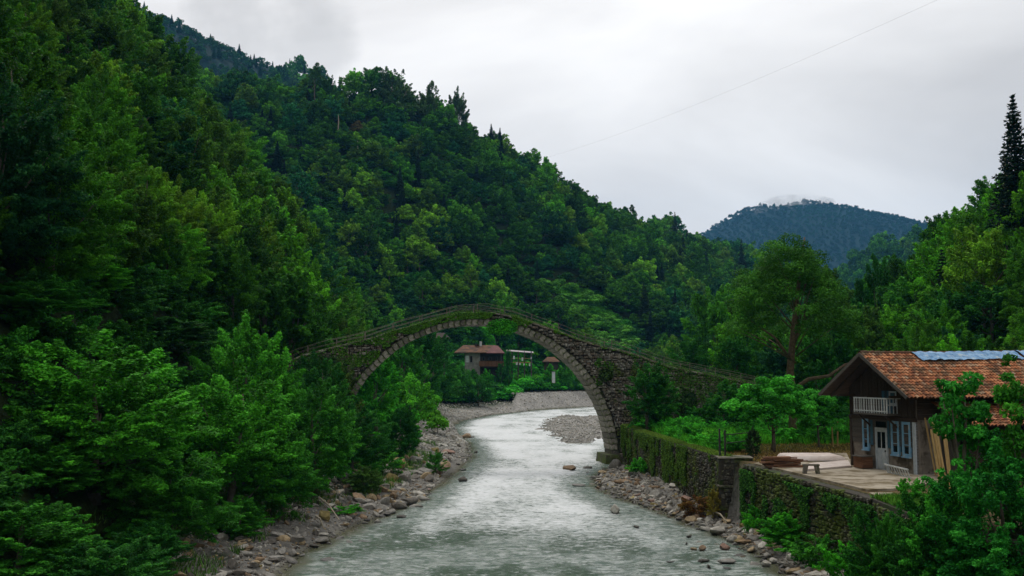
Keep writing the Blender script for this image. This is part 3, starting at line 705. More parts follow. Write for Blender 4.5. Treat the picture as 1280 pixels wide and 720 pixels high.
# ================================================================== THE TILED HOUSE
HN = on(1147, 594, TZ + .02); HF = at(1065, 580, 56.0); HF.z = TZ
gv = Vector((HF.x - HN.x, HF.y - HN.y, 0)); HWID = gv.length; gv.normalize(); hv = Vector((gv.y, -gv.x, 0))   # gv: along the gable; hv: along the ridge
HRZ = math.atan2(hv.y, hv.x)
house = empty('tiled_house', HN, HRZ, 'old two-storey timber and stone house with orange tiled roof and blue windows', 'house')
def hp(px, py, yoff=0.0):          # pixel on the gable wall (local x = yoff) -> local y, z
    p0 = HN + hv * yoff; q = onplane(px, py, p0, hv) - HN; return q.dot(gv), q.z
# local: x along the ridge (away from the gable), y from near corner to far corner, z up
def wood(name, a, b_, sc=(1, 14, 14), rough=.8):
    m, t, out = newmat(name); co = N(t, 'ShaderNodeTexCoord').outputs['Object']
    mp = N(t, 'ShaderNodeMapping'); mp.inputs['Scale'].default_value = sc; t.links.new(co, mp.inputs[0])
    f = noise(t, mp.outputs[0], 1.5, 6, .65); oi = N(t, 'ShaderNodeObjectInfo').outputs['Random']
    lv = N(t, 'ShaderNodeAttribute', attribute_name='lv').outputs['Fac']
    col = mixc(t, maprange(t, f, .3, .7), a, b_); col = mixc(t, math_(t, 'MULTIPLY', oi, .45), col, tuple(c * .4 for c in a))
    bsdf(t, out, col, rough, .2, bump(t, f, .5, .02)); return m
DARKW = wood('dark_timber', (0.035, 0.025, 0.018), (0.085, 0.062, 0.045))
GREYW = wood('grey_timber', (0.075, 0.068, 0.058), (0.15, 0.135, 0.115))
YELW = wood('yellow_planks', (0.42, 0.27, 0.10), (0.60, 0.42, 0.19), (14, 14, 1))
REDW = wood('red_planks', (0.14, 0.065, 0.035), (0.26, 0.13, 0.07))
PLAST = simple('stained_plaster', (0.17, 0.145, 0.12), (0.26, 0.23, 0.19), 2.2, c3=(0.09, 0.075, 0.055), s3=1.2, obj=False)
BLUE = simple('blue_paint', (0.10, 0.27, 0.44), (0.19, 0.37, 0.54), 7, .6, obj=False, c3=(0.33, 0.40, 0.44), s3=5, t3=(.55, .7))
PALEB = simple('pale_blue_paint', (0.42, 0.48, 0.53), (0.55, 0.60, 0.63), 6, .6, obj=False, c3=(0.3, 0.28, 0.24), s3=4, t3=(.6, .75))
SHUT = simple('blue_shutter', (0.025, 0.09, 0.14), (0.05, 0.14, 0.20), 8, .6, obj=False)
m, t, GLASS_out = newmat('dark_glass'); bsdf(t, GLASS_out, (0.012, 0.017, 0.02), .08, .5); GLASS = m
EZ = 7.75 - TZ; RZ_ = 9.95 - TZ; OV = 1.0; FO = 1.25; LEN = 15.0; ST = 2.75   # eave, ridge, side overhang, gable overhang, length, storey
mb = MB(); mb.box(0, LEN - 1, 0, .3, -.4, EZ + .1); mb.box(0, LEN - 1, HWID - .3, HWID, -.4, EZ + .1); mb.box(LEN - 1.3, LEN - 1.003, .3, HWID - .3, -.4, EZ + .1)
mb.box(.003, .3, .3, HWID - .3, -.4, ST); mb.build('wall', PLAST, house)
# plank cladding of the ground floor upper half and the upper storey with its gable
y_, zc = hp(1106, 560)
pk = MB(); rs = random.Random(3)
def gabz(y): return EZ + (RZ_ - EZ) * (1 - abs(y - HWID / 2) / (HWID / 2 + OV)) - .12
z = 1.35
while z < ST - .05:
    pk.box(-.05 - rs.random() * .03, .002, .02, HWID - .02, z, z + .26); z += .275
planking = tag(pk.build('planking', GREYW, house), kind='stuff')
y = 0.0
pl_v = [MB().box(-.035 - .01 * k, .02, 0, .255, 0, 1).mesh('plank', DARKW) for k in range(3)]
k = 0
while y < HWID - .1:
    h_ = min(gabz(y), gabz(y + .255)) - ST; w_ = min(.255, HWID - y)
    link('plank', pl_v[k % 3], house, (0, y, ST + .09), sc=(1, w_ / .255, h_ - .09)); y += .265; k += 1
MB().box(-.10, .05, -.05, HWID + .05, ST - .10, ST + .08).build('floor_beam', DARKW, house)
for yy in (.0, HWID - .18): MB().box(-.09, .1, yy, yy + .18, -.3, ST - .1).build('corner_post', PALEB if yy == 0 else DARKW, house)
# side wall boards (long side, under the lean-to)
sb = MB(); z = ST
while z < EZ: sb.box(.1, LEN - 1.2, -.04, .005, z, z + .26); z += .275
tag(sb.build('planking', DARKW, house), kind='stuff')
def opening(name, x0, y0, x1, y1, frame=BLUE, fw=.09, dark=GLASS, mull=(1, 3), plane=0.0, proud=.09):
    """window between two pixel corners on the gable wall"""
    ya, za = hp(x0, y0, plane); yb, zb = hp(x1, y1, plane); yl, yh = min(ya, yb), max(ya, yb); zl, zh = min(za, zb), max(za, zb)
    X = plane - proud; f = MB(); f.box(X, plane + .02, yl, yl + fw, zl, zh); f.box(X, plane + .02, yh - fw, yh, zl, zh); f.box(X + .004, plane + .02, yl + fw, yh - fw, zl, zl + fw); f.box(X + .004, plane + .02, yl + fw, yh - fw, zh - fw, zh)
    w = f.build(name, frame, house); MB().box(X + .045, X + .055, yl + fw, yh - fw, zl + fw, zh - fw).build('pane', dark, w)
    nx, nz_ = mull; b_ = MB()
    for i in range(1, nx): y_ = yl + (yh - yl) * i / nx; b_.box(X + .015, X + .044, y_ - .02, y_ + .02, zl + fw, zh - fw)
    for i in range(1, nz_): z_ = zl + (zh - zl) * i / nz_; b_.box(X + .02, X + .04, yl + fw, yh - fw, z_ - .018, z_ + .018)
    if b_.n: b_.build('glazing_bar', frame, w)
    MB().box(X - .05, X + .03, yl - .04, yh + .04, zl - .07, zl - .003).build('sill', frame, w)
    return w, yl, yh, zl, zh
LBLUE = simple('light_blue_paint', (0.15, 0.36, 0.56), (0.26, 0.46, 0.64), 7, .6, obj=False, c3=(0.45, 0.50, 0.52), s3=5, t3=(.55, .7))
opening('window', 1079, 523, 1088, 562, LBLUE, .13)
opening('window', 1114.5, 526, 1126, 569, LBLUE, .14)
opening('window', 1128.5, 527, 1140.5, 571.5, LBLUE, .14)
opening('window', 1112.5, 489, 1122, 506, PALEB, .08, mull=(1, 1))
for (x0, y0, x1, y1) in ((1088.6, 525, 1093, 556), (1110, 526, 1114, 560), (1126.3, 527, 1128.2, 565), (1140.9, 528, 1144.2, 566)):
    ya, za = hp(x0, y0); yb, zb = hp(x1, y1); MB().box(-.075, -.01, min(ya, yb) + .01, max(ya, yb) - .01, min(za, zb), max(za, zb)).build('shutter', SHUT, house)
# door
ya, za = hp(1095.5, 534); yb, zb = hp(1111.5, 582); yl, yh = min(ya, yb), max(ya, yb)
dr = MB().box(-.07, 0, yl + .09, yh - .09, .02, za - .1).build('door', PALEB, house)
fr = MB(); fr.box(-.11, .02, yl, yl + .085, .0, za); fr.box(-.11, .02, yh - .085, yh, .0, za); fr.box(-.106, .02, yl + .085, yh - .085, za - .095, za); fr.build('door_frame', PALEB, house)
w_ = (yh - yl - .18)
for i in range(2):
    a0 = yl + .09 + w_ * (.09 + .46 * i); MB().box(-.078, -.069, a0, a0 + w_ * .36, (za) * .52, za * .90).build('pane', GLASS, dr)
    for j in range(2): MB().box(-.086, -.0695, a0, a0 + w_ * .36, .12 + j * za * .22, .12 + j * za * .22 + za * .19).build('door_panel', PALEB, dr)
MB().box(-.13, -.071, yl + .14, yl + .17, za * .44, za * .48).build('handle', DKM, dr)
ya, za2 = hp(1096, 526)
MB().box(-.09, -.03, yl + .08, yh - .08, za + .03, za + .32).build('transom_window', GLASS, house)
# balcony
ya, za_ = hp(1069, 496, -.75); yb, zb_ = hp(1111.5, 517.5, -.75); yl, yh = min(ya, yb), max(ya, yb); zl, zh = min(za_, zb_), max(za_, zb_)
bal = MB().box(-.9, -.04, yl, yh, zl - .1, zl + .0).build('balcony', GREYW, house)
WHT = simple('grey_white_paint', (0.44, 0.47, 0.48), (0.60, 0.62, 0.61), 6, .6, obj=False, c3=(.2, .17, .13), s3=4, t3=(.55, .72))
MB().box(-.88, -.80, yl, yh, zh - .07, zh).build('hand_rail', WHT, bal)
MB().box(-.87, -.81, yl, yh, zl + .08, zl + .14).build('bottom_rail', WHT, bal)
bm_ = MB().box(-.86, -.82, -.022, .022, 0, 1).mesh('baluster', WHT); n = 13
for i in range(n + 1):
    y_ = yl + .05 + (yh - yl - .1) * i / n; link('baluster', bm_, bal, (0, y_, zl), sc=(1, 2.2 if i in (0, 6, n) else (1.5 if i % 4 == 1 else 1), zh - zl - .07))
for y_ in (yl + .03, yh - .03):
    MB().box(-.8, -.04, y_ - .025, y_ + .025, zh - .06, zh - .01).build('hand_rail', WHT, bal)
    for q in range(3): MB().box(-.7 + q * .22, -.67 + q * .22, y_ - .02, y_ + .02, zl, zh - .06).build('baluster', WHT, bal)
for y_ in (yl + .3, yh - .3): MB().beam((-.8, y_, zl - .1), (-.04, y_, zl - .75), .07).build('bracket', DARKW, bal)
MB().box(-.055, -.045, yl + .5, yl + 1.5, zl, zh + .35).build('balcony_door', SHUT, house)
# clay tiles: real half-round tiles in courses, too small in the photo to take singly
def tile_mat():
    m, t, out = newmat('clay_tile'); lv = N(t, 'ShaderNodeAttribute', attribute_name='lv').outputs['Fac']; co = N(t, 'ShaderNodeTexCoord').outputs['Object']
    col = ramp(t, lv, [(0, (0.11, 0.045, 0.025)), (.25, (0.30, 0.105, 0.045)), (.6, (0.47, 0.18, 0.075)), (.85, (0.58, 0.27, 0.13)), (1, (0.34, 0.24, 0.16))])
    col = mixc(t, maprange(t, noise(t, co, 1.3, 7, .7), .46, .62, 0, .8), col, (0.10, 0.07, 0.04)); col = mixc(t, maprange(t, noise(t, co, 7, 4), .62, .7), col, (0.09, 0.09, 0.04))
    bsdf(t, out, col, .85, .2, bump(t, noise(t, co, 20, 4), .4, .01)); return m
TILE = tile_mat()
def tiles(x0, x1, run, seed, tw=.21, th_=.30):
    """tiles on a slope: local x along eave, v down the slope from 0 to run, w out of the slope; returns V(x,v,w)"""
    rs = np.random.RandomState(seed); V = []; Fc = []; A_ = []; n = 0; v = 0
    while v < run:
        x = x0
        while x < x1:
            sg = .02 * rs.randn(); a_ = .03 * rs.randn(); Lt = th_ + .07
            prof = [(-.5, .0), (-.30, .075), (0, .105), (.30, .075), (.5, .0)]
            for vv, wl in ((v - .03, .0), (v - .03 + Lt, .045)):
                for px_, pw in prof: V.append((x + tw / 2 + px_ * tw * 1.02 + a_ * (vv - v), vv + sg, pw + wl + .015))
            for q in range(4): Fc.append((n + q, n + q + 1, n + 6 + q, n + 5 + q)); A_.append(0)
            r_ = rs.rand(); A_[-4:] = [r_] * 4; Fc.append((n + 5, n + 6, n + 8, n + 9)); A_.append(0.0); Fc.append((n + 6, n + 7, n + 8, n + 8)[:4] if False else (n + 5, n + 9, n + 8, n + 6)); A_.append(0.0)
            n += 10; x += tw
        v += th_
    return np.array(V), np.array(Fc), np.array(A_)
sl_dy = HWID / 2 + OV; sl_len = math.hypot(sl_dy, RZ_ - EZ); cyv = sl_dy / sl_len; cz_ = (RZ_ - EZ) / sl_len
roof = None
for sg in (-1, 1):                                       # -1: near slope
    V, F_, A_ = tiles(-FO, LEN, sl_len, 5 + sg)
    sag = -.10 * np.sin(np.clip((V[:, 0] + FO) / (LEN + FO), 0, 1) * PI) + .05 * fbm(V[:, 0] * .5, V[:, 1] * .5, 3)
    rise = .02 * np.clip(V[:, 0], 0, 20)
    Wd = np.stack([V[:, 0], HWID / 2 + sg * (V[:, 1] * cyv + V[:, 2] * cz_), RZ_ - V[:, 1] * cz_ + V[:, 2] * cyv + sag + rise], 1)
    tl = link('roof_tiles', mesh('roof_tiles', Wd, F_, TILE, False, attr=A_), house); tag(tl, kind='stuff')
    bd = MB(); xs_ = np.linspace(-FO, LEN, 12)
    for i in range(11):
        sA = [-.10 * math.sin((x + FO) / (LEN + FO) * PI) + .02 * max(0, x) for x in xs_[i:i + 2]]
        P = [(xs_[i], HWID / 2, RZ_ + sA[0]), (xs_[i + 1], HWID / 2, RZ_ + sA[1]), (xs_[i + 1], HWID / 2 + sg * sl_dy, EZ + sA[1]), (xs_[i], HWID / 2 + sg * sl_dy, EZ + sA[0])]
        bd.add([(x, y, z - .09) for x, y, z in P] + [(x, y, z - .02) for x, y, z in P], [(0, 1, 2, 3), (7, 6, 5, 4), (0, 4, 5, 1), (1, 5, 6, 2), (2, 6, 7, 3), (3, 7, 4, 0)])
    bd.build('roof_boards', DARKW, house)
    MB().beam((-FO - .04, HWID / 2 + sg * .0, RZ_ - .03), (-FO - .04, HWID / 2 + sg * (sl_dy + .05), EZ - .05), .05, .17).build('verge_board', GREYW, house)
    MB().beam((-FO * .5, HWID / 2 + sg * .1, RZ_ - .2), (-FO * .5, HWID / 2 + sg * (sl_dy - .1), EZ - .12), .10, .12).build('rafter', DARKW, house)
rg_ = MB()
for i in range(42):
    x = -FO + i * .4; zz = RZ_ + .03 + -.10 * math.sin((x + FO) / (LEN + FO) * PI) + .02 * max(0, x); r1 = .13
    V = [(x + dx, HWID / 2 + r1 * 1.1 * math.cos(a), zz + (.03 if dx else 0) + r1 * math.sin(a)) for dx in (0, .43) for a in np.linspace(0, PI, 6)]
    rg_.add(V, [(q, q + 1, 7 + q, 6 + q) for q in range(5)])
tag(rg_.build('ridge_tiles', TILE, house), kind='stuff')
for yy in (.5, HWID - .5): MB().box(-FO + .1, .05, yy - .06, yy + .06, EZ - .1, EZ + .02).build('purlin', DARKW, house)
# lean-to along the near side with its own lower tiled roof
LX0, LX1, LY = .9, LEN, -2.6; LZ1, LZ0 = EZ - .35, EZ - 1.35
V, F_, A_ = tiles(LX0, LX1, math.hypot(LY, LZ1 - LZ0), 12); lr = math.hypot(LY, LZ1 - LZ0); c1, c2 = -LY / lr, (LZ1 - LZ0) / lr
Wd = np.stack([V[:, 0], -.05 - V[:, 1] * c1 - V[:, 2] * c2, LZ1 - V[:, 1] * c2 + V[:, 2] * c1], 1)
tag(link('roof_tiles', mesh('roof_tiles', Wd, F_, TILE, False, attr=A_), house), kind='stuff')
mb = MB(); mb.add([(LX0, -.05, LZ1 - .08), (LX1, -.05, LZ1 - .08), (LX1, LY, LZ0 - .08), (LX0, LY, LZ0 - .08), (LX0, -.05, LZ1), (LX1, -.05, LZ1), (LX1, LY, LZ0), (LX0, LY, LZ0)], [(3, 2, 1, 0), (4, 5, 6, 7), (0, 1, 5, 4), (1, 2, 6, 5), (2, 3, 7, 6), (3, 0, 4, 7)]); mb.build('roof_boards', DARKW, house)
for x in (1.2, 4.5, 8, 11.5): MB().box(x, x + .16, LY + .2, LY + .36, -.3, LZ0 + .02).build('lean_to_post', DARKW, house)
MB().box(1.6, LEN - 1.5, LY + .45, LY + .6, -.3, LZ0 - .05).build('lean_to_wall', DARKW, house)
MB().box(1.45, 1.595, -1.2, -.05, -.3, LZ1 - .4).build('lean_to_end_wall', GREYW, house)
# white window and panelled dado on the lean-to's end
w, *_ = opening('window', 1149, 542, 1158.5, 563, WHT, .1, mull=(2, 1), plane=1.445)
ya, za = hp(1148.5, 565, 1.445); yb, zb = hp(1159, 586, 1.445); MB().box(1.38, 1.444, min(ya, yb), max(ya, yb), zb, za).build('panel', GREYW, house)

# blue sheeting over the ridge
def crumple(name, mat, seed, x0, x1, label, cat, v1=.95):
    rs = np.random.RandomState(seed); nx, nv = 60, 9; X, Vv = np.meshgrid(np.linspace(x0, x1, nx), np.linspace(-.25, 1, nv), indexing='ij')
    vv = Vv * v1 * (1 + .12 * fbm(X * 1.3, X * 0, seed) * 2); X = X + .05 * rs.randn(*X.shape) * (np.abs(Vv) > .9)
    n = .17 + .11 * fbm(X * 2.2, vv * 3, seed) + .05 * np.abs(np.sin(X * 5 + seed)) + .04 * rs.rand(*X.shape)
    s_ = np.where(vv >= 0, -1, 1); av = np.abs(vv); sag = -.10 * np.sin(np.clip((X + FO) / (LEN + FO), 0, 1) * PI) + .02 * np.clip(X, 0, 20)
    P = np.stack([X, HWID / 2 + s_ * (av * cyv + n * cz_), RZ_ - av * cz_ + n * cyv + sag - .02], -1).reshape(-1, 3)
    i, j = np.meshgrid(np.arange(nx - 1), np.arange(nv - 1), indexing='ij'); b = (i * nv + j).ravel()
    Pw = np.outer(P[:, 0], hv) + np.outer(P[:, 1], gv) + np.outer(P[:, 2], (0, 0, 1)) + np.array(HN)
    o = link(name, mesh(name, Pw, np.stack([b, b + nv, b + nv + 1, b + 1], 1), mat, False)); sd_ = o.modifiers.new('thick', 'SOLIDIFY'); sd_.thickness = .012
    return tag(o, label, cat)
TARP = simple('blue_sheeting', (0.10, 0.26, 0.50), (0.25, 0.45, 0.68), 3, .45, .5, obj=False, bs=.3, c3=(0.45, 0.55, 0.62), s3=2.5, t3=(.55, .68))
crumple('roof_tarpaulin', TARP, 5, 1.9, 8.6, 'crumpled light blue sheeting laid over the ridge of the tiled roof', 'tarpaulin')
crumple('roof_tarpaulin', TARP, 8, 8.75, 14.8, 'second blue sheet on the ridge, nearer the end of the roof behind leafy branches', 'tarpaulin', 1.1)

# things on the terrace ------------------------------------------------
ld = empty('ladder', (0, 0, 0), 0, 'short pale wooden ladder lying on its side against the foot of the house wall', 'ladder')
a = on(1109, 590, TZ + .07); b_ = on(1139, 597.5, TZ + .07); d = (b_ - a); up_ = Vector((0, 0, .40)) - hv * -.16 * -1
ld.location = a
for q in (0.0, 1.0): MB().beam(up_ * q, d + up_ * q, .055, .07).build('stile', YELW if False else WHT, ld)
for i in range(9): p0 = d * (.05 + i * .112); MB().beam(p0, p0 + up_, .045).build('rung', WHT, ld)
cr_ = on(1072, 584, TZ + .06); c0 = empty('wooden_crate', cr_, HRZ, 'small brown wooden crate standing against the house corner post', 'crate')
for i in range(4): MB().box(-.32, .32, -.9 + i * .004, -.86, .04 + i * .15, .17 + i * .15).build('slat', REDW, c0)
for i in range(4): MB().box(-.325, -.29, -.85, -.1, .04 + i * .15, .17 + i * .15).build('slat', REDW, c0)
MB().box(-.285, .32, -.855, -.1, .02, .56).build('body', REDW, c0); MB().box(-.4, .4, -.95, -.05, .62, .67).build('lid', GREYW, c0)
# leaning planks by the lean-to
for i, (px0, py0, px1, py1, hh) in enumerate([(1166, 580, 1172.5, 530, 0), (1170, 590, 1176.5, 529, 0), (1175, 600, 1180, 530, 0), (1180, 606, 1184.5, 531, 0), (1184, 608, 1188.5, 533, 0), (1189, 606, 1193, 536, 0), (1163.5, 578, 1167.5, 548, 0), (1177, 610, 1178.5, 535, 0)]):
    b0 = on(px0, py0 + 6, TZ); b0.z = TZ
    t0 = b0 + Vector((0.0, 0, 0)) + gv * .45 + hv * random.Random(i).uniform(-.25, .3); t0.z = TZ + [2.75, 2.9, 2.85, 2.95, 2.9, 2.85, 1.4, 2.7][i]
    o = MB().beam(b0, t0, [.15, .11, .16, .12, .14, .17, .08, .10][i], .035).build('plank', YELW)
    words_ = ['outermost tall', 'second', 'third', 'fourth', 'fifth', 'innermost', 'short', 'thin backmost'][i]
    tag(o, f'{words_} yellow plank leaning upright on the lean-to beside the house', 'plank', 'yellow planks leaning by the house')
# timber pile
rs = random.Random(12); pc = on(975, 584, TZ)
plm = [MB().box(-.5, .5, -.09, .09, -.03, .03).mesh('board', REDW), MB().box(-.5, .5, -.06, .06, -.035, .035).mesh('board', REDW)]
tp = empty('timber_pile', pc, 0, 'loose heap of reddish brown boards stacked at the terrace edge', 'lumber')
for i in range(34):
    lvl = i // 7; L_ = rs.uniform(1.3, 2.5) * (1 - .08 * lvl)
    link('board', plm[i % 2], tp, (rs.uniform(-.35, .5), rs.uniform(-.7, .7) * (1 - .12 * lvl), .10 + lvl * .105), (rs.uniform(-.12, .12), rs.uniform(-.06, .06), rs.uniform(-.22, .22)), (L_, rs.uniform(.8, 1.3), 1))
# concrete bench
bn = on(1014, 592, TZ + .05); be = empty('stone_bench', bn, -.12, 'small grey bench with two thick legs on the bare concrete', 'bench'); be.scale = (.66, .66, .8)
MB().box(-.62, .62, -.22, .22, .50, .60).build('seat', CONC, be)
for sx_ in (-1, 1):
    mb = MB(); mb.add([(sx_ * .50 - .14, -.2, 0), (sx_ * .50 + .14, -.2, 0), (sx_ * .50 + .14, .2, 0), (sx_ * .50 - .14, .2, 0), (sx_ * .40 - .17, -.2, .497), (sx_ * .40 + .17, -.2, .497), (sx_ * .40 + .17, .2, .497), (sx_ * .40 - .17, .2, .497)], [(3, 2, 1, 0), (4, 5, 6, 7), (0, 1, 5, 4), (1, 2, 6, 5), (2, 3, 7, 6), (3, 0, 4, 7)]); mb.build('leg', CONC, be)
# covered heap: pale pink sheet over a low stack, and spare slabs beside it
TP = simple('pinkish_sheet', (0.55, 0.45, 0.40), (0.68, 0.60, 0.55), 1.5, .7, obj=False, bs=.3)
def covered(name, px0, px1, pyb, depth, h, label):
    a = on(px0, pyb, TZ + .05); b_ = on(px1, pyb, TZ + .05); L_ = (b_ - a).length; nx, ny = 36, 16
    X, Y = np.meshgrid(np.linspace(0, 1, nx), np.linspace(0, 1, ny), indexing='ij')
    ed = np.minimum(np.minimum(X * L_, (1 - X) * L_) / .35, np.minimum(Y, 1 - Y) * depth / .35)
    Z_ = h * np.clip(ed * 1.6, 0, 1) ** .6 * (1 + .12 * fbm(X * L_ * 1.2, Y * depth * 1.5, 9)) - .08 * 0 + .05
    Z_ = np.maximum(Z_, .02); P = np.stack([X * L_, Y * depth + .08 * fbm(X * 9, Y * 0, 4), Z_], -1).reshape(-1, 3); i, j = np.meshgrid(np.arange(nx - 1), np.arange(ny - 1), indexing='ij'); b = (i * ny + j).ravel()
    o = link(name, mesh(name, P, np.stack([b, b + ny, b + ny + 1, b + 1], 1), TP, True), None, a, (0, 0, math.atan2((b_ - a).y, (b_ - a).x)))
    return tag(o, label, 'tarpaulin')
covered('ground_sheet', 986, 1059, 577, 2.8, .26, 'pale pink sheet draped over a long low stack at the back of the terrace')
slab('cement_board', [gp(1004, 588, 3.9), gp(1064, 583, 3.9), gp(1060, 576, 3.9), gp(1012, 580, 3.9)], TZ + .06, TZ + .15, TP, 'flat pinkish boards lying in front of the draped stack', None)
bpy.data.objects['cement_board']['category'] = 'board'
# stakes and stone heap behind
for i, (px, pt, pb, nm) in enumerate([(1041, 534, 558, 'leaning pale stake beside the stone heap'), (1047, 527, 558, 'taller upright pale stake beside the stone heap')]):
    b0 = on(px, pb, TZ); t_ = at(px - 1 + i, pt, b0.y); o = MB().tube([b0, t_], [.06, .045], 6).build('stake', YELW); tag(o, nm, 'stake', 'stakes behind the terrace')

# ================================================================== THE FARMHOUSE BEYOND THE ARCH
FD = 262.0
def fp(px, py, D=FD): v = at(px, py, D); return v.x, v.z
fx0, fz0 = fp(583, 470); fx1, _ = fp(632, 470); base = z_at((fx0 + fx1) / 2, FD + 3)
farm = empty('farmhouse', (0, FD, 0), 0, 'long low farmhouse with brown roof seen through the bridge arch', 'house')
_, ze = fp(600, 440.5); _, zr = fp(600, 431); _, zwb = fp(600, 462)
BRT = simple('brown_tile', (0.10, 0.052, 0.028), (0.18, 0.09, 0.048), 1.2, obj=False, c3=(.07, .045, .03), s3=.5)
RSH = simple('reddish_sheet', (0.13, 0.045, 0.045), (0.19, 0.07, 0.065), .8, .6, obj=False)
FST = simple('farm_stone', (0.18, 0.17, 0.15), (0.30, 0.28, 0.25), 1.3, obj=False)
x0, _ = fp(568, 440); x1, _ = fp(612, 440); x2, _ = fp(629, 440); x3, _ = fp(608, 440)
def hip(name, xa, xb, y0, y1, z0, z1, inset, mat, par):
    mb = MB(); ym = (y0 + y1) / 2
    mb.add([(xa, y0, z0), (xb, y0, z0), (xb, y1, z0), (xa, y1, z0), (xa + inset, ym, z1), (xb - inset, ym, z1), (xa, y0, z0 - .18), (xb, y0, z0 - .18), (xb, y1, z0 - .18), (xa, y1, z0 - .18)],
           [(0, 1, 5, 4), (2, 3, 4, 5), (6, 9, 8, 7), (0, 6, 7, 1), (1, 7, 8, 2), (2, 8, 9, 3), (3, 9, 6, 0)]); mb.add([(xa, y0, z0), (xa, y1, z0), (xa + inset, ym, z1)], [(0, 2, 1)]); mb.add([(xb, y0, z0), (xb, y1, z0), (xb - inset, ym, z1)], [(0, 1, 2)])
    return mb.build(name, mat, par)
hip('roof', x0, x2, -1.2, 7.5, ze, zr, 2.2, BRT, farm)
hip('roof', x3, x2 + .4, -2.2, 3.0, ze - .15, zr - .2, 1.8, RSH, farm)
xa, _ = fp(581, 450); xb, _ = fp(600, 450); xc, _ = fp(629, 450)
MB().box(xa, xb, 0, 6.5, zwb - 4, ze - .05).build('wall', FST, farm)
_, zfl = fp(600, 453)
MB().box(xb, xc, .8, 6.4, zfl - 5, ze - .05).build('wall', DARKW, farm)
def fwin(pxa, pxb, pya, pyb, mat, nm, yy=-.06):
    a, zt = fp(pxa, pya); b__, zb = fp(pxb, pyb); w = MB().box(a, b__, yy, yy + .1, zb, zt).build(nm, mat, farm)
    MB().box(a + .12, b__ - .12, yy - .03, yy - .004, zb + .12, zt - .12).build('pane', GLASS if nm == 'window' else mat, w)
fwin(582, 586, 444.5, 453, WHT, 'door'); fwin(587.5, 590.5, 445, 453, DARKW, 'window')
fwin(603, 606, 446, 451, GREYW, 'window', .74); fwin(611, 614, 446, 451, GREYW, 'window', .74); fwin(619, 622, 446, 451, GREYW, 'window', .74)
a, zt = fp(600, 451.5); b__, zb = fp(629, 458.5)
MB().box(a, b__, -1.3, .8, zb - .1, zb + .12).build('balcony_floor', DARKW, farm)
for i in range(22): x = a + (b__ - a) * i / 21; MB().box(x - .2, x + .15, -1.34, -1.29, zb + .12, zt).build('balcony_board', REDW, farm)
for px in (626.5,): x, zt_ = fp(px, 453); MB().box(x - .12, x + .12, -1.2, -.95, zb - 6, ze).build('post', GREYW, farm)
ch, czb = fp(600.5, 426.5); MB().box(ch - .3, ch + .3, 2.5, 3.1, zr - .5, czb).build('chimney', WHT, farm)
MB().box(ch - 1.6, ch - .5, 2.2, 3.4, zr - .1, zr + .25).build('roof_patch', DARKW, farm)
# open platform on stilts with a pale flat roof
plt = empty('stilted_platform', (0, FD - 2, 0), 0, 'open timber platform on tall stilts under a pale flat roof, joined to the farmhouse', 'platform')
PD = FD - 2
a, zt = fp(633, 438.5, PD); b__, _ = fp(667, 438.5, PD)
mb = MB(); _, zt2 = fp(667, 441, PD); mb.add([(a, 0, zt - .10), (b__, 0, zt2 - .10), (b__, 5, zt2 + .25), (a, 5, zt + .25), (a, 0, zt), (b__, 0, zt2), (b__, 5, zt2 + .43), (a, 5, zt + .43)], [(3, 2, 1, 0), (4, 5, 6, 7), (0, 1, 5, 4), (1, 2, 6, 5), (2, 3, 7, 6), (3, 0, 4, 7)])
mb.build('roof', simple('pale_sheet', (0.36, 0.33, 0.33), (0.46, 0.42, 0.42), 2, .6, obj=False), plt)
_, zf = fp(640, 452.5, PD); MB().box(a + .1, b__ - .4, .1, 4.8, zf - .2, zf).build('floor', YELW, plt)
for px in (633.5, 639.5, 647.5, 655.5, 664):
    x, _ = fp(px, 440, PD); gzz = z_at(x, PD) - .5
    MB().tube([(x, .1, gzz), (x, .1, zt - .15)], .12, 6).build('post', GREYW, plt); MB().tube([(x + .2, 4.7, gzz), (x + .2, 4.7, zt - .15)], .11, 6).build('post', DARKW, plt)
MB().box(a + .2, b__ - .5, .05, .13, zf + .9, zf + 1.0).build('hand_rail', YELW, plt)
for i in range(15): x = a + .3 + (b__ - a - .9) * i / 14; MB().box(x, x + .07, .06, .12, zf, zf + .9).build('baluster', DARKW, plt)
rs = random.Random(5)
for i, (px, py) in enumerate([(637.5, 446.5), (642.5, 447), (653, 449), (664, 447.5), (646, 454.5), (650, 455), (655, 455.5), (662, 456)]):
    x, z = fp(px, py, PD - .1); mb = MB(); w_, h_ = rs.uniform(.12, .25), rs.uniform(.2, .45)
    V = [(x - w_, -.05, z - h_), (x + w_ * .8, -.02, z - h_ * .9), (x + w_, .02, z + h_), (x - w_ * .9, -.03, z + h_)]; mb.add(V + [(p[0], p[1] + .04, p[2]) for p in V], [(0, 1, 2, 3), (7, 6, 5, 4), (0, 4, 5, 1), (1, 5, 6, 2), (2, 6, 7, 3), (3, 7, 4, 0)])
    o = mb.build('hanging_cloth', WHT, None, loc=(0, PD - .1, 0))
    tag(o, 'small pale cloth hanging on the rail of the stilted platform' if i < 4 else 'small pale cloth hanging below the floor of the stilted platform', 'cloth', 'cloths hung on the rail of the platform' if i < 4 else 'cloths hung below the platform floor')
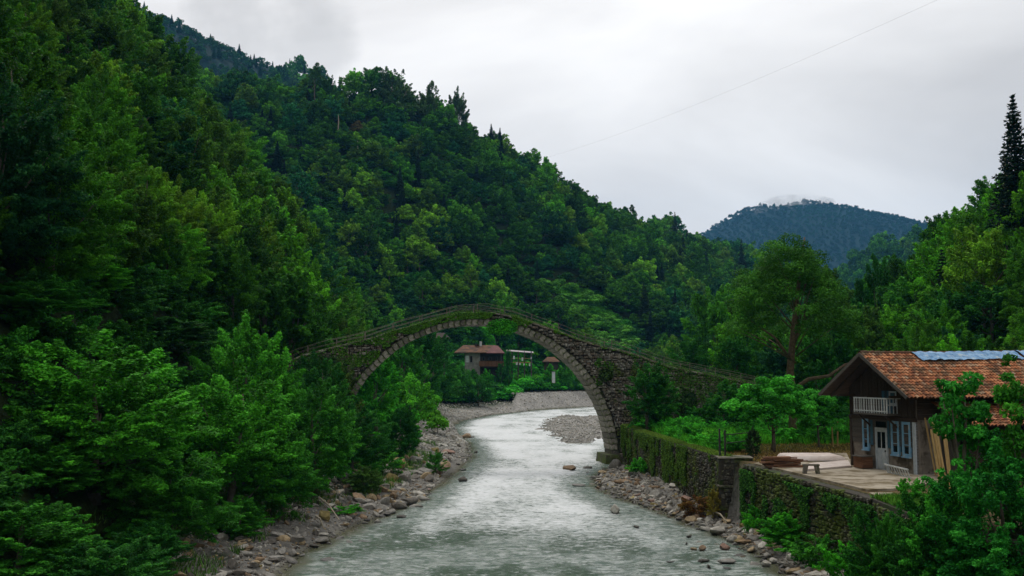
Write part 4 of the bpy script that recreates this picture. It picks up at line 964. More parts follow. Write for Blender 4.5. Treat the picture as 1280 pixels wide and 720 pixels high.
# small hut and a white box further along
hx, hz = fp(689, 452, 275); hb = z_at(hx, 275)
ht = empty('small_hut', (hx, 275, 0), 0, 'small weathered hut with a brown roof among bushes beyond the arch', 'hut')
MB().box(-1.9, 1.9, 0, 3, hb - .5, hz + .2).build('wall', DARKW, ht); hip('roof', -2.4, 2.4, -.7, 3.8, hz + .0, hz + 1.3, 1.4, BRT, ht)
MB().box(-.4, .5, -.04, .01, hz - 2, hz - .5).build('door', GREYW, ht)
hx, hz = fp(692, 468, 258); wb = empty('white_shed', (hx, 258, 0), 0, 'tiny white-walled shed in the scrub past the stilted platform', 'shed')
MB().box(-.4, .4, 0, 1.1, hz - 2.2, hz + .7).build('wall', WHT, wb); MB().box(-.5, .5, -.2, 1.3, hz + .703, hz + .8).build('roof', GREYW, wb); MB().box(-.2, .25, -.03, .01, hz - 1, hz + .3).build('door', PALEB, wb)
# dark timber granary half hidden left of the farmhouse
hx, hz = fp(549, 424, 225); gr = empty('timber_granary', (hx, 225, 0), 0, 'dark timber granary on posts among trees under the arch crown', 'granary')
gb = z_at(hx, 225)
MB().box(-1.3, 1.3, 0, 3, hz - 2.6, hz + .3).build('wall', DARKW, gr); hip('roof', -2.3, 2.3, -.8, 3.8, hz + .3, hz + 1.5, 1.2, DARKW, gr)
for sx_ in (-1.1, 1.1):
    for yy in (.2, 2.8): MB().tube([(sx_, yy, gb - .5), (sx_, yy, hz - 2.55)], .13, 6).build('post', GREYW, gr)
# cable across the sky
pa, pb = at(686, 196, 300), at(1180, -4, 120); pts = []
for i in range(41):
    f = (i - 6) / 30; v = pa.lerp(pb, f); v.z -= 6 * f * (1 - f); pts.append(v)
WIRE = simple('cable_grey', (.2, .2, .2), (.25, .25, .25), obj=False)
o = MB().tube(pts, .010, 5).build('overhead_cable', WIRE); tag(o, 'thin overhead cable strung across the valley against the cloudy sky', 'cable')
# ================================================================== TREES AND SHRUBS SET BY HAND
def blob(kind, px, py, D, rpx, ry, tone, label, name='deciduous_tree', cat='tree', group=None, tint=None, ground=None, rz=None):
    """crown centred on the pixel at distance D, rpx / ry = half width / half height in pixels"""
    c = at(px, py, D); r = rpx * D / F; h = ry * D / F; g = z_at(c.x, c.y) - .15 if ground is None else ground
    top = c.z + h
    if (top - g) / kind.H / (r / kind.R) > 1.45 and name != 'spruce_tree' and kind not in SAPL: kind = TALLB[int(px) % 3]
    return plant(kind, c.x, c.y, g, r / kind.R, tone, name, label, cat, group, rz, max(.25, (top - g) / kind.H), tint)
EM = (0.036, 0.190, 0.015); EM2 = (0.055, 0.270, 0.016); EMD = (0.015, 0.105, 0.012); LM = (0.080, 0.34, 0.016); GR = (0.045, 0.29, 0.014); OLV = (.05, .13, .014)
G1 = 'leafy alders along the left bank'
N0, N1, N2, N3 = NEAR
# left bank, nearest first
blob(N1, 118, 590, 45, 150, 165, 0, 'large emerald alder with glossy leaves filling the lower corner over the left bank', group=G1, tint=EM2)
blob(N0, 20, 560, 50, 110, 130, 0, 'dark alder at the very edge of the view beside the large emerald alder', group=G1, tint=EM)
blob(N2, 285, 560, 55, 110, 100, 0, 'broad emerald alder leaning towards the rocky left shore', group=G1, tint=EM2)
blob(N3, 110, 425, 60, 62, 58, 0, 'slender light green tree rising above the big alders', group=G1, tint=LM)
blob(N0, 215, 640, 47, 85, 70, 0, 'low dense alder above the brown shore rocks', group=G1, tint=EM)
blob(N1, 310, 465, 66, 80, 62, 0, 'tall domed alder behind the broad one, its top catching light', group=G1, tint=EM2)
blob(N2, 195, 470, 66, 85, 70, 0, 'dusky alder between the slender light tree and the domed alder', group=G1, tint=EMD)
blob(N0, 30, 455, 62, 90, 75, 0, 'dark rounded alder under the steep hillside at the edge', group=G1, tint=EMD)
blob(N3, 395, 560, 66, 66, 85, 0, 'tall narrow alder beside the boulders upstream of the pool', group=G1, tint=EM)
blob(N1, 440, 575, 74, 52, 66, 0, 'dark alder standing over the yellowish rocks of the left bank', group=G1, tint=EMD)
blob(N2, 352, 600, 57, 60, 70, 0, 'emerald alder bush over the still pool of the left shore', group=G1, tint=EM)
blob(N0, 500, 560, 92, 34, 50, 0, 'dim alder at the hidden left foot of the arch', group=G1, tint=EMD)
blob(N3, 398, 500, 84, 55, 62, 0, 'dark alder covering the left abutment of the bridge', group=G1, tint=EMD)
blob(N1, 352, 500, 80, 44, 42, 0, 'ragged dark tree below the left end of the railing', group=G1, tint=EMD)
blob(N0, 425, 480, 90.5, 30, 30, 0, 'olive bush against the abutment wall left of the arch', 'shrub', 'shrub', tint=(.06, .10, .02))
blob(N2, 388, 404, 108, 24, 26, 0, 'bright green small tree peeping over the left end of the railing', tint=LM)
blob(N1, 425, 410, 112, 26, 24, 0, 'olive green tree behind the railing, next to the bright small one', tint=(.06, .12, .02))
blob(N3, 345, 418, 100, 40, 40, 0, 'dark tree at the hill foot above the left bridge end', tint=EMD)
blob(SHRUB[0], 545, 590 - 12, 87, 14, 14, 0, 'small bush on the stones under the left bank trees', 'shrub', 'shrub', tint=EM)
for i, (px, py, D, rx, ry, tint, lab) in enumerate([
    (25, 700, 36, 120, 70, EM, 'dim mass of leaves filling the bottom corner below the alders'), (135, 725, 35, 80, 50, EMD, 'darkest bush at the very bottom beside the corner leaves'), (60, 690, 42, 75, 50, EM, 'low spray of glossy leaves at the bottom corner'), (180, 715, 41, 60, 38, EMD, 'dark low bush at the bottom beside the brown stones'),
    (430, 655, 62, 22, 16, GR, 'bright low bush on the shore rocks beside the olive pool'), (478, 590, 80, 26, 26, EM, 'round green bush above the boulders'),
    (500, 536, 108, 26, 26, GR, 'light green bush where the boulders end near the gravel'), (455, 620, 70, 30, 28, (.05, .12, .02), 'yellowish green bush spilling over the left shore rocks'),
    (300, 655, 52, 45, 32, EM, 'leafy bush hanging over the dark shore stones')]):
    blob(NEAR[i % 4] if rx > 28 else SHRUB[i % 3], px, py, D, rx, ry, 0, lab, 'shrub', 'shrub', 'bushes of the left shore', tint=tint)
# seen through the arch
G2 = 'trees seen through the bridge arch'
for i, (k, px, py, D, rx, ry, tint, lab) in enumerate([
    (BUSH[0], 470, 488, 118, 36, 44, GR, 'bright green tree just inside the left leg of the arch'), (BUSH[1], 512, 508, 135, 40, 38, LM, 'yellow-green spreading bush tree on the bank inside the arch'),
    (BUSH[2], 505, 455, 150, 34, 42, EM, 'emerald tree under the left shoulder of the arch'), (BUSH[0], 542, 466, 190, 32, 52, EMD, 'dark tall tree left of the farmhouse'),
    (BUSH[1], 572, 486, 225, 26, 30, EM, 'round green tree below the farmhouse wall'), (BUSH[0], 530, 440, 175, 30, 34, EMD, 'dark tree high under the arch beside the granary'),
    (BUSH[1], 598, 492, 225, 24, 20, EMD, 'dark bushy tree under the farmhouse, close to the gravel'), (BUSH[2], 627, 466, 258, 12, 14, EMD, 'small dark tree growing against the farmhouse balcony'),
    (BUSH[0], 636, 448, 255, 5, 22, EMD, 'slim ivy-clad tree between farmhouse and platform'), (BUSH[1], 575, 470, 240, 14, 16, EM, 'little tree at the far wall corner of the farmhouse'),
    (BUSH[0], 560, 440, 290, 14, 14, EM, 'tree behind the granary roof'), (BUSH[0], 620, 420, 300, 28, 20, GR, 'light green tree above the farmhouse chimney'),
    (BUSH[1], 665, 425, 305, 26, 20, GR, 'light green tree above the stilted platform'), (BUSH[2], 585, 420, 300, 24, 18, EM, 'mid green tree right under the arch crown'), (BUSH[0], 705, 448, 290, 22, 26, EMD, 'dark tree behind the small hut'),
    (BUSH[1], 670, 480, 292, 30, 14, LM, 'yellow-green low tree below the stilts'), (BUSH[1], 720, 480, 296, 24, 14, GR, 'bright bush tree near the right leg of the arch above the gravel'), (BUSH[2], 635, 483, 280, 26, 13, GR, 'bright green thicket tree in front of the stilts'),
    (BUSH[0], 695, 484, 290, 22, 11, LM, 'light low tree in front of the white shed'), (BUSH[1], 688, 466, 268, 14, 10, GR, 'low tree hiding the foot of the small hut'), (BUSH[0], 655, 476, 262, 20, 9, LM, 'yellow-green bush under the platform stilts'), (BUSH[2], 712, 468, 272, 16, 12, EM, 'green bush tree past the white shed'), (BUSH[1], 735, 474, 285, 18, 12, GR, 'last bright bush before the right leg of the arch'), (BUSH[1], 592, 471, 259, 15, 9, EM, 'rounded bush covering the farmhouse wall foot'), (BUSH[0], 610, 473, 258, 12, 11, GR, 'green bush under the farmhouse balcony')]):
    blob(k, px, py, D, rx, ry, 0, lab, group=G2, tint=tint)
# right bank
blob(BUSH[1], 810, 505, 90, 31, 56, 0, 'tall dark bush smothering the pier right of the arch', 'shrub', 'shrub', tint=EMD)
blob(BUSH[0], 822, 480, 91, 24, 24, 0, 'upper tuft of dark leaves on the bridge wall above the tall bush', 'shrub', 'shrub', tint=EM)
blob(BUSH[2], 905, 510, 92, 36, 32, 0, 'dark green bush against the bridge approach wall', 'shrub', 'shrub', tint=EMD)
blob(SHRUB[1], 800, 590, 82.5, 20, 15, 0, 'bright low bush at the foot of the river wall', 'shrub', 'shrub', tint=GR)
# young walnut: several airy tiers of light leaves
blob(BIGN[0], 965, 505, 66, 62, 42, 0, 'young walnut tree with light green layered leaves behind the timber pile', tint=(.045, .30, .022))
blob(BIGN[1], 1022, 508, 70, 34, 24, 0, 'second smaller light-leaved tree right beside the young walnut', tint=(.04, .26, .022))
blob(SHRUB[0], 941, 556, 61.5, 12, 15, 0, 'dark conical bush behind the guard rail', 'shrub', 'shrub', tint=(.02, .035, .016))
for i, (px, py, D, rx, ry, tint, lab) in enumerate([(900, 549, 72, 28, 11, LM, 'bright weeds along the grassy wall top'), (870, 546, 78, 26, 9, GR, 'green weeds behind the mossy wall top near the bridge'), (1000, 545, 80, 32, 12, GR, 'green bush behind the dry grass'), (1040, 543, 80, 24, 14, EM, 'emerald bush beside the stakes'),
    (1030, 520, 82, 40, 26, EMD, 'dark bush in the shade behind the stakes'), (1062, 540, 76, 22, 18, EM, 'dark green bush at the far corner of the tiled house'),
    (1136, 612, 41, 20, 16, (.05, .27, .02), 'bright round bush at the near end of the terrace'), (1150, 655, 35, 40, 34, EMD, 'dark bush below the end of the terrace'), (1120, 680, 37, 44, 34, EM, 'leafy bush at the foot of the terrace wall'), (1172, 625, 38, 20, 14, EM, 'green bush beside the yellow planks'),
    (985, 668, 50, 42, 18, GR, 'bright leafy patch on the bank under the ivy wall'), (1020, 688, 46, 40, 22, EM, 'dark leaved butterbur patch on the bank'), (1068, 700, 40, 40, 24, GR, 'fresh green weeds near the bottom under the ivy wall'), (1180, 690, 35, 46, 44, EMD, 'dark bush under the big foreground tree'),
    (950, 640, 55, 22, 12, GR, 'small green patch at the wall foot beside the square pier'), (1090, 655, 38, 34, 16, EMD, 'dim bush low on the ivy wall')]):
    blob(NEAR[i % 4] if rx > 41 else SHRUB[i % 3], px, py, D, rx, ry, 0, lab, 'shrub', 'shrub', 'bushes of the right bank', tint=tint)
blob(SHRUB[2], 868, 627, 62, 24, 9, 0, 'rust-brown dead bracken on the shore stones', 'shrub', 'shrub', tint=(.13, .05, .02))
blob(SHRUB[1], 893, 628, 60, 12, 8, 0, 'small yellow-brown tuft beside the dead bracken', 'shrub', 'shrub', tint=(.22, .17, .03))
# foreground tree on the right
blob(N1, 1256, 650, 33, 108, 92, 0, 'big foreground tree with fresh serrated leaves hiding the end of the house', tint=(.020, .20, .022), ground=.6)
blob(N3, 1176, 648, 34.6, 44, 52, 0, 'light green bush tree before the yellow planks at the foot of the foreground tree', tint=(.04, .25, .02), ground=.5)
blob(SAPL[0], 1200, 500, 34.5, 54, 70, 0, 'leafy branches of a taller sapling reaching over the tiled roof', tint=(.03, .24, .024), ground=.6)
blob(SAPL[1], 1274, 520, 34, 50, 84, 0, 'dark foreground tree cut by the frame edge in front of the roof', tint=EM, ground=.6)
# large half-bare tree with visible stem in the middle distance
big = Kind(); big.R = 8.8; big.th = 4.5; big.H = 18.5
big.crown, bc = crown('crown', 401, 8.8, 14.0, nc=170, nl=44000, leaf=.19, cr=1.05, flat=.6, narrow=.4, up=.3)
rs = random.Random(6); mb = MB()
mb.tube([(0, 0, -.5), (.05, 0, 3), (-.1, .1, 6), (.15, 0, 9), (.5, 0, 12), (.9, .1, 15), (1.3, 0, 18)], [.42, .34, .3, .25, .19, .12, .05], 9)
mb.tube([(0, 0, 4.3), (1.2, -.4, 5.3), (2.8, -.6, 5.6), (4.2, -.3, 6.6), (6, 0, 6.9), (7.2, .2, 6.4)], [.22, .18, .15, .12, .09, .04], 7)
mb.tube([(0, 0, 8), (.9, -.3, 10.2), (1.3, -.3, 12.4)], [.16, .12, .05], 6); mb.tube([(-.05, 0, 7), (-1.4, -.3, 9), (-3.2, 0, 10.5)], [.15, .1, .04], 6)
order = list(range(len(bc))); rs.shuffle(order)
for k in order[:22]:
    e = Vector(tuple(bc[k])) + Vector((0, 0, big.th)); zs = max(5, e.z * .7); s = Vector((.05 * zs, 0, zs)); mb.tube([s, s.lerp(e, .5) + Vector((0, 0, rs.uniform(-.3, .6))), e], [.07, .045, .02], 5)
big.trunk = mb.mesh('trunk', simple('brown_bark', (0.10, 0.07, 0.04), (0.18, 0.125, 0.075), 5, obj=False, bs=.9), True)
c = at(992, 560, 80.0)
plant(big, c.x, 80.0, z_at(c.x, 80) - .1, 1.0, 0, label='tall dark tree with bare brown stem and crooked low limb behind the walnut', rz=0, sz=(at(1000, 288, 80).z - z_at(c.x, 80)) / 18.5, tint=(.040, .145, .014))
for i, (k, px, py, D, rx, ry, tint, lab) in enumerate([
    (MID[0], 900, 415, 150, 46, 56, (.04, .17, .014), 'light-topped tree left of the tall dark tree'), (MID[2], 862, 455, 130, 34, 34, EMD, 'dark tree above the bridge approach railing'), (MID[1], 925, 455, 110, 40, 40, EMD, 'dim tree behind the walnut, over the approach wall'),
    (MID[3], 1092, 375, 125, 34, 62, EMD, 'narrow dark tree pointing up left of the bright hillside'), (MID[4], 1075, 430, 105, 52, 50, OLV, 'olive tree behind the tiled roof peak'), (MID[0], 1130, 400, 118, 48, 50, (.03, .15, .014), 'mid green tree behind the tiled roof'),
    (MID[1], 1180, 405, 98, 50, 46, EMD, 'dark tree over the blue sheeting'), (MID[2], 1240, 400, 95, 56, 50, EMD, 'deep shaded tree at the frame edge over the roof'), (MID[3], 1040, 455, 92, 44, 50, EMD, 'dark tree close behind the gable of the tiled house'),
    (MID[4], 950, 400, 140, 44, 60, OLV, 'olive tree beside the tall dark tree'), (MID[0], 1045, 385, 135, 40, 50, (.045, .12, .014), 'loose olive green tree right of the tall dark tree')]):
    blob(k, px, py, D, rx, ry, 0, lab, group='trees behind the right bank', tint=tint)
# landmark conifers
def conifer(px, pt, pb, D, label, k=0, tint=None, w=1.0):
    c = at(px, pb, D); t_ = at(px, pt, D); s = (t_.z - c.z) / SPRUCE[k].H
    return plant(SPRUCE[k], c.x, c.y, c.z, s * w, 'dark spruce', 'spruce_tree', label, 'tree', 'dark spruces of the valley', sz=s, tint=tint)
conifer(1273, 120, 292, 108, 'tall black spruce on the skyline at the right edge', 0)
conifer(1290, 175, 300, 112, 'second spruce half outside the frame beside the tall black one', 2)

# ================================================================== FOREST
rs = np.random.RandomState(77)
def grid(x0, x1, y0, y1, sp):
    X, Y = np.meshgrid(np.arange(x0, x1, sp), np.arange(y0, y1, sp)); X = X.ravel() + rs.uniform(-.42, .42, X.size) * sp; Y = Y.ravel() + rs.uniform(-.42, .42, Y.size) * sp
    return X, Y, np.full(X.size, sp)
parts_ = [grid(-130, -19, 34, 210, 5.0), grid(13, 150, 96, 250, 6.0), grid(34, 95, 30, 96, 5.5), grid(-260, 330, 212, 560, 5.5), grid(-200, 420, 560, 900, 9.5), grid(100, 520, 900, 1250, 13)]
X = np.concatenate([p[0] for p in parts_]); Y = np.concatenate([p[1] for p in parts_]); SP = np.concatenate([p[2] for p in parts_])
Z = height(X, Y); D_ = polydist(X, Y, RIV); PX, PY, DP = project(X, Y, Z)
ok = (PX > -260) & (PX < 1540) & (PY > -420)
ok &= ~((X < 0) & (Y < 95) & (X > -24)) & ~((D_ < 14) & (Y < 190)) & ~((D_ < 20) & (Y >= 190) & (X < 50) & (X > -40)) & ~((X > 0) & (Y < 112) & (X < 33))
ok &= (Z > 2.5)
size = SP / 6.0 * np.clip(np.exp(rs.normal(size=len(X)) * .24), .55, 1.65); size = np.where(Y < 212, np.minimum(size * 1.12, 1.2), size); size = np.where((Y < 250) & (X > 30), np.minimum(size, 1.0), size)
HT = 9.5 * size
for (a, b_, c_, d_, dm) in ((560, 424, 712, 478, 300), (540, 416, 562, 440, 225), (556, 470, 770, 560, 330)):
    cx, cy_, _ = project(X, Y, Z + HT * .5); rp = HT * .5 * F / DP
    ok &= ~((cx + rp > a) & (cx - rp < b_ * 0 + c_) & (cy_ - rp < d_) & (cy_ + rp > b_) & (DP < dm))
# bright meadow strip and earth scar on the main hill are left open
_, PYt, _ = project(X, Y, Z + HT)
mead = (np.abs(PX - (728 + (PY - 395) * .8)) < 22) & (PY > 362) & (PYt < 418) & (Y > 230)
ok &= ~mead
for f_ in (0, .25, .5, .75, 1.0):
    cx, cy_, dq_ = project(X, Y, Z + HT * f_); ok &= ~((np.abs(cx - (708 + (cy_ - 365) * 1.35)) < 15 + 3.5 * size * F / dq_ * (1 if 0 < f_ < 1 else .3)) & (cy_ > 363) & (cy_ < 424) & (Y > 225))
X, Y, Z, SP, size, HT, PX, PY, DP, D_ = [a[ok] for a in (X, Y, Z, SP, size, HT, PX, PY, DP, D_)]
n = len(X)
top = fbm(X / 60, Y / 60, 55, 3)
is_con = (rs.rand(n) < np.where((Y > 300), .035 + .12 * (top > .12), .02)) & (X < 900)
pal = rs.rand(n); cl = fbm(X / 26, Y / 26, 66, 3)
tone_i = np.select([pal + cl * .9 < .30, pal + cl * .9 < .60, pal + cl * .9 < .70, pal + cl * .9 < .80, pal + cl * .9 < .93], [0, 1, 3, 5, 2], 4)
tone_i = np.where((rs.rand(n) < .006) & (Y > 230) & (PY < 300), 6, tone_i); tone_i = np.where(is_con, 7, tone_i)
# near left hillside is yellower; the right one is brighter
tone_i = np.where((X < -18) & (Y < 212) & ~is_con & (rs.rand(n) < .14), 3, tone_i)
tone_i = np.where((X > 30) & (Y < 240) & ~is_con & (rs.rand(n) < .35), 2, tone_i)
TAB = np.array([TONE[k] for k in TN]); tint = np.where(((X < -18) & (Y < 212))[:, None], .92, 1.0) * TAB[tone_i] * rs.uniform(.6, 1.35, (n, 1)) * rs.uniform(.92, 1.08, (n, 3))
# which show, and how large: paint them near to far
mask = np.zeros((360, 640), bool)
yy, xx = np.mgrid[0:360, 0:640]
vis = np.zeros(n); order = np.argsort(DP)
CX, CYp, _ = project(X, Y, Z + HT * .55); RPX = 4.3 * size * F / DP / 2; RPY = HT * .5 * F / DP / 2
for k in order:
    cx, cy_, rx, ry = CX[k] / 2, CYp[k] / 2, max(RPX[k], .7), max(RPY[k], .7)
    a, b_, c_, d_ = int(max(0, cx - rx)), int(min(640, cx + rx + 1)), int(max(0, cy_ - ry)), int(min(360, cy_ + ry + 1))
    if a >= b_ or c_ >= d_: continue
    e = ((xx[c_:d_, a:b_] - cx) / rx) ** 2 + ((yy[c_:d_, a:b_] - cy_) / ry) ** 2 < 1; sub = mask[c_:d_, a:b_]; vis[k] = np.count_nonzero(e & ~sub); sub |= e
Ydist = Y
def region(px, py, x, y):
    if x < -18 and y < 212:
        v = 'high' if py < 120 else 'midway' if py < 240 else 'low' if py < 340 else 'at the foot'
        h = 'by the frame edge' if px < 110 else 'amid the dark slope' if px < 230 else 'by its outer edge' if px < 340 else 'towards the bridge'
        return f'{v} on the near hillside {h}'
    if x > 12 and y < 250:
        if px > 1060: return ('at the skyline of' if py < 270 else 'in the middle of' if py < 360 else 'at the foot of') + ' the bright slope over the house'
        return 'behind the bridge approach' if px < 880 else 'beside the tall dark tree'
    sky_y = np.interp(px, [200, 390, 490, 640, 720, 870, 945], [60, 85, 100, 178, 240, 290, 325])
    v = 'on the skyline' if py - 12 < sky_y + 8 else 'just below the skyline' if py < sky_y + 60 else 'midway up the main hill' if py < 250 else 'lower on the main hill' if py < 330 else 'near the main hill foot'
    h = ('near its left shoulder' if px < 360 else 'over the left railing end' if px < 450 else 'left of the arch crown' if px < 560 else 'over the arch crown' if px < 660 else 'by the bright meadow' if px < 790 and py > 330 else 'over the right pier' if px < 800 else 'towards the blue mountain')
    return f'{v} {h}'
cand = [k for k in np.argsort(-vis) if vis[k] > 0]
dec = [k for k in cand if not is_con[k]]; con = [k for k in cand if is_con[k]]
n_hand = sum(1 for o in C.objects if o.name.startswith('deciduous_tree'))
solo = dec[:max(0, 296 - n_hand)] + con[:70]
info = {}
for k in solo:
    q_ = size[k] * (6 / SP[k]) / (1.12 if Y[k] < 212 else 1); sz_ = 'large' if q_ > 1.18 else 'small' if q_ < .85 else 'mid-sized'
    lab = f"{sz_} {'dark spruce' if is_con[k] else TN[tone_i[k]] + ' tree'} {region(CX[k], CYp[k], X[k], Y[k])}"
    info.setdefault(lab, []).append(k)
final = {}
for lab, ks in info.items():
    if len(ks) == 1: final[ks[0]] = lab; continue
    ks = sorted(ks, key=lambda k: CYp[k])
    if len(ks) == 2: names_ = ['upper', 'lower']
    elif len(ks) == 3: names_ = ['uppermost', 'middle', 'lowest']
    elif len(ks) <= 12: names_ = ['uppermost', 'second highest', 'third highest', 'fourth highest', 'fifth highest', 'sixth highest', 'seventh highest', 'eighth highest', 'ninth highest', 'tenth highest', 'eleventh highest'][:len(ks) - 1] + ['lowest']
    else: names_ = [''] * len(ks)
    for k, nm in zip(ks, names_): final[k] = (nm + ' ' + lab).strip()
def kind_for(k):
    if is_con[k]: return SPRUCE[k % 3]
    if Y[k] > 225: return FAR[k % 6]
    return MID[k % 5] if Y[k] > 95 else NEAR[k % 4]
for k in solo:
    kd = kind_for(k); s = size[k] * (1.0 if not is_con[k] else .72)
    szz = s * rs.uniform(.9, 1.2)
    grp = ('spruces' if is_con[k] else 'broadleaf trees') + (' on the near left hillside' if (X[k] < -18 and Y[k] < 212) else ' on the right side of the valley' if (X[k] > 12 and Y[k] < 250) else ' on the main hill')
    plant(kd, X[k], Y[k], Z[k] - .3, s, 0, 'spruce_tree' if is_con[k] else 'deciduous_tree', final[k], 'tree', grp, float(rs.uniform(0, 6.28)), szz, tuple(float(v) for v in tint[k]), trunk_on=Y[k] < 330)
ss = set(solo); rest = [k for k in range(n) if k not in ss]
# crowns to scatter: any planted tree of each kind lends its crown
lend = {}
for o in C.objects:
    if o.name.split('.')[0] in ('crown', 'trunk'): lend.setdefault(o.data.name, o)
def far_ok(): return [lend[k.crown.name] for k in FAR if k.crown.name in lend]
farS, midS, conS = far_ok(), [lend[k.crown.name] for k in MID if k.crown.name in lend], [lend[k.crown.name] for k in SPRUCE if k.crown.name in lend]
def forest(name, ks, S_, label, off):
    ks = np.array(ks, int); m_ = len(ks)
    if not m_: return
    s = size[ks] * (.72 if S_ is conS else 1.0)
    scatter(name, np.stack([X[ks], Y[ks], Z[ks] + off * s], 1), np.stack([np.zeros(m_), np.zeros(m_), rs.rand(m_) * 6.28], 1), np.stack([s, s, s * rs.uniform(.85, 1.2, m_)], 1), rs.randint(0, len(S_), m_), S_, label, tint[ks])
forest('forest', [k for k in rest if Y[k] > 225 and not is_con[k]], farS, 'dense broadleaf forest filling the main hill between its larger trees', 1.0)
nearS = [lend[k.crown.name] for k in NEAR if k.crown.name in lend]
forest('forest', [k for k in rest if 95 < Y[k] <= 225 and not is_con[k]], midS, 'leafy wood filling the gaps on the near hillsides', .5)
forest('forest', [k for k in rest if Y[k] <= 95 and not is_con[k]], nearS, 'dense leafage on the lowest slope close by on the left', .1)
forest('forest', [k for k in rest if is_con[k]], conS, 'dark spruces scattered deep in the hillside forest', 0)
# conifer forest on the far ridges and the blue mountain
def ridge(x0, x1, y0, y1, sp, zmin, s0, label, S_, tone, fn, seed):
    X_, Y_, _ = grid(x0, x1, y0, y1, sp); Z_ = height(X_, Y_); px, py, _d = project(X_, Y_, Z_); k = (px > -120) & (px < 1400) & (Z_ > zmin) & (py > -200)
    X_, Y_, Z_ = X_[k], Y_[k], Z_[k]; m_ = len(X_); s = s0 * rs.uniform(.6, 1.35, m_)
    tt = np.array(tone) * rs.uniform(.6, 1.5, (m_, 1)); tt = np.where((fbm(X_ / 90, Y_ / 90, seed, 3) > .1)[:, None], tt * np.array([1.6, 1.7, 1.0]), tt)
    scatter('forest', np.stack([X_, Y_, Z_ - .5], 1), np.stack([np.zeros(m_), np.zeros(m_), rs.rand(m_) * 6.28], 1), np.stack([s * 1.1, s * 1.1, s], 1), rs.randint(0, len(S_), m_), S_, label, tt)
    return m_
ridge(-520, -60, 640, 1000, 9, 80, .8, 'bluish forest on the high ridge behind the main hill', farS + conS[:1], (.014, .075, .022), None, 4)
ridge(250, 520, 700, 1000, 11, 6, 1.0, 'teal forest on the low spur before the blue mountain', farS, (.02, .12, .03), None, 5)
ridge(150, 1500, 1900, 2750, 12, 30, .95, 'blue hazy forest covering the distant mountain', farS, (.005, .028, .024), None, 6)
# undergrowth: low leafage hiding the ground between stems
X_, Y_ = [], []
for (a, b_, c_, d_, sp) in ((-75, -17, 36, 212, 2.0), (12, 34, 98, 200, 2.2), (33, 75, 34, 210, 2.4), (-60, 60, 225, 330, 2.3), (-140, 170, 300, 520, 5)):
    g_ = grid(a, b_, c_, d_, sp); X_.append(g_[0]); Y_.append(g_[1])
X_ = np.concatenate(X_); Y_ = np.concatenate(Y_); Z_ = height(X_, Y_); dd = polydist(X_, Y_, RIV); px, py, _ = project(X_, Y_, Z_)
k = (px > -150) & (px < 1430) & (dd > 7.5) & (Z_ > 1.4) & ~((Y_ > 190) & (dd < 10 + rs.rand(len(dd)) * 5)) & ~((X_ > 0) & (Y_ < 99) & (X_ < 34))
X_, Y_, Z_, py, px = X_[k], Y_[k], Z_[k], py[k], px[k]; m_ = len(X_); s = rs.uniform(.6, 1.35, m_)
md_ = (np.abs(px - (728 + (py - 395) * .8)) < 34) & (py > 355) & (py < 440) & (Y_ > 230)
tt = np.where(rs.rand(m_)[:, None] < .5, np.array([.022, .13, .012]), np.array([.016, .09, .012])) * rs.uniform(.6, 1.5, (m_, 1)); br = (Y_ > 100) & (Y_ < 330) & (Z_ < 12)
tt = np.where(br[:, None], tt * np.array([1.5, 2.0, 1.2]), tt); tt = np.where(md_[:, None], np.array([.10, .30, .03]), tt)
def hit(px, py):
    r = ray(px, py); ys = np.arange(230, 700, 2.0); zs = EYE + r.z * ys / r.y; xs = r.x * ys / r.y; b = np.nonzero(height(xs, ys) > zs)[0]
    return (xs[b[0]], ys[b[0]], zs[b[0]]) if len(b) else None
hp_ = []
for _ in range(1500):
    v = rs.rand(); py_ = 363 + v * 62; q = hit(708 + (py_ - 365) * 1.35 + rs.uniform(-17, 17), py_)
    if q: hp_.append(q)
mead_pts = np.array(hp_)
shrubs_src = []
for i, kd in enumerate(FARSHRUB):
    g_ = 3 * i - 3; xs0, ys0 = [(-9.5, 128), (-11.5, 140), (-12.5, 150)][i]
    o = plant(kd, xs0, ys0, z_at(xs0, ys0), 1.0, 'bright green', 'shrub', ['roundish bush on the left bank just beyond the arch', 'second roundish bush beyond the arch beside the gravel heap', 'third bush beyond the arch, farthest along the gravel'][i], 'shrub', 'bushes beyond the arch'); shrubs_src.append(o.children[0])
sc_ = np.where(Y_ > 225, s * 1.5, s)
lendS = {o.data.name: o for o in C.objects if o.name.split('.')[0] == 'crown'}
for nr_, src_, lab_ in ((True, [lendS[k_.crown.name] for k_ in SHRUB], 'fine leafy undergrowth under the nearest trees'), (False, shrubs_src, 'low leafy undergrowth covering the slopes between the trees')):
    q = np.nonzero((Y_ < 105) == nr_)[0]; m_ = len(q); zz_ = rs.rand(m_) * 6.28
    scatter('undergrowth', np.stack([X_[q], Y_[q], Z_[q] - .15], 1), np.stack([zz_ * 0, zz_ * 0, zz_], 1), np.stack([sc_[q] * 1.15, sc_[q] * 1.15, sc_[q] * .85], 1), rs.randint(0, 3, m_), src_, lab_, tt[q])
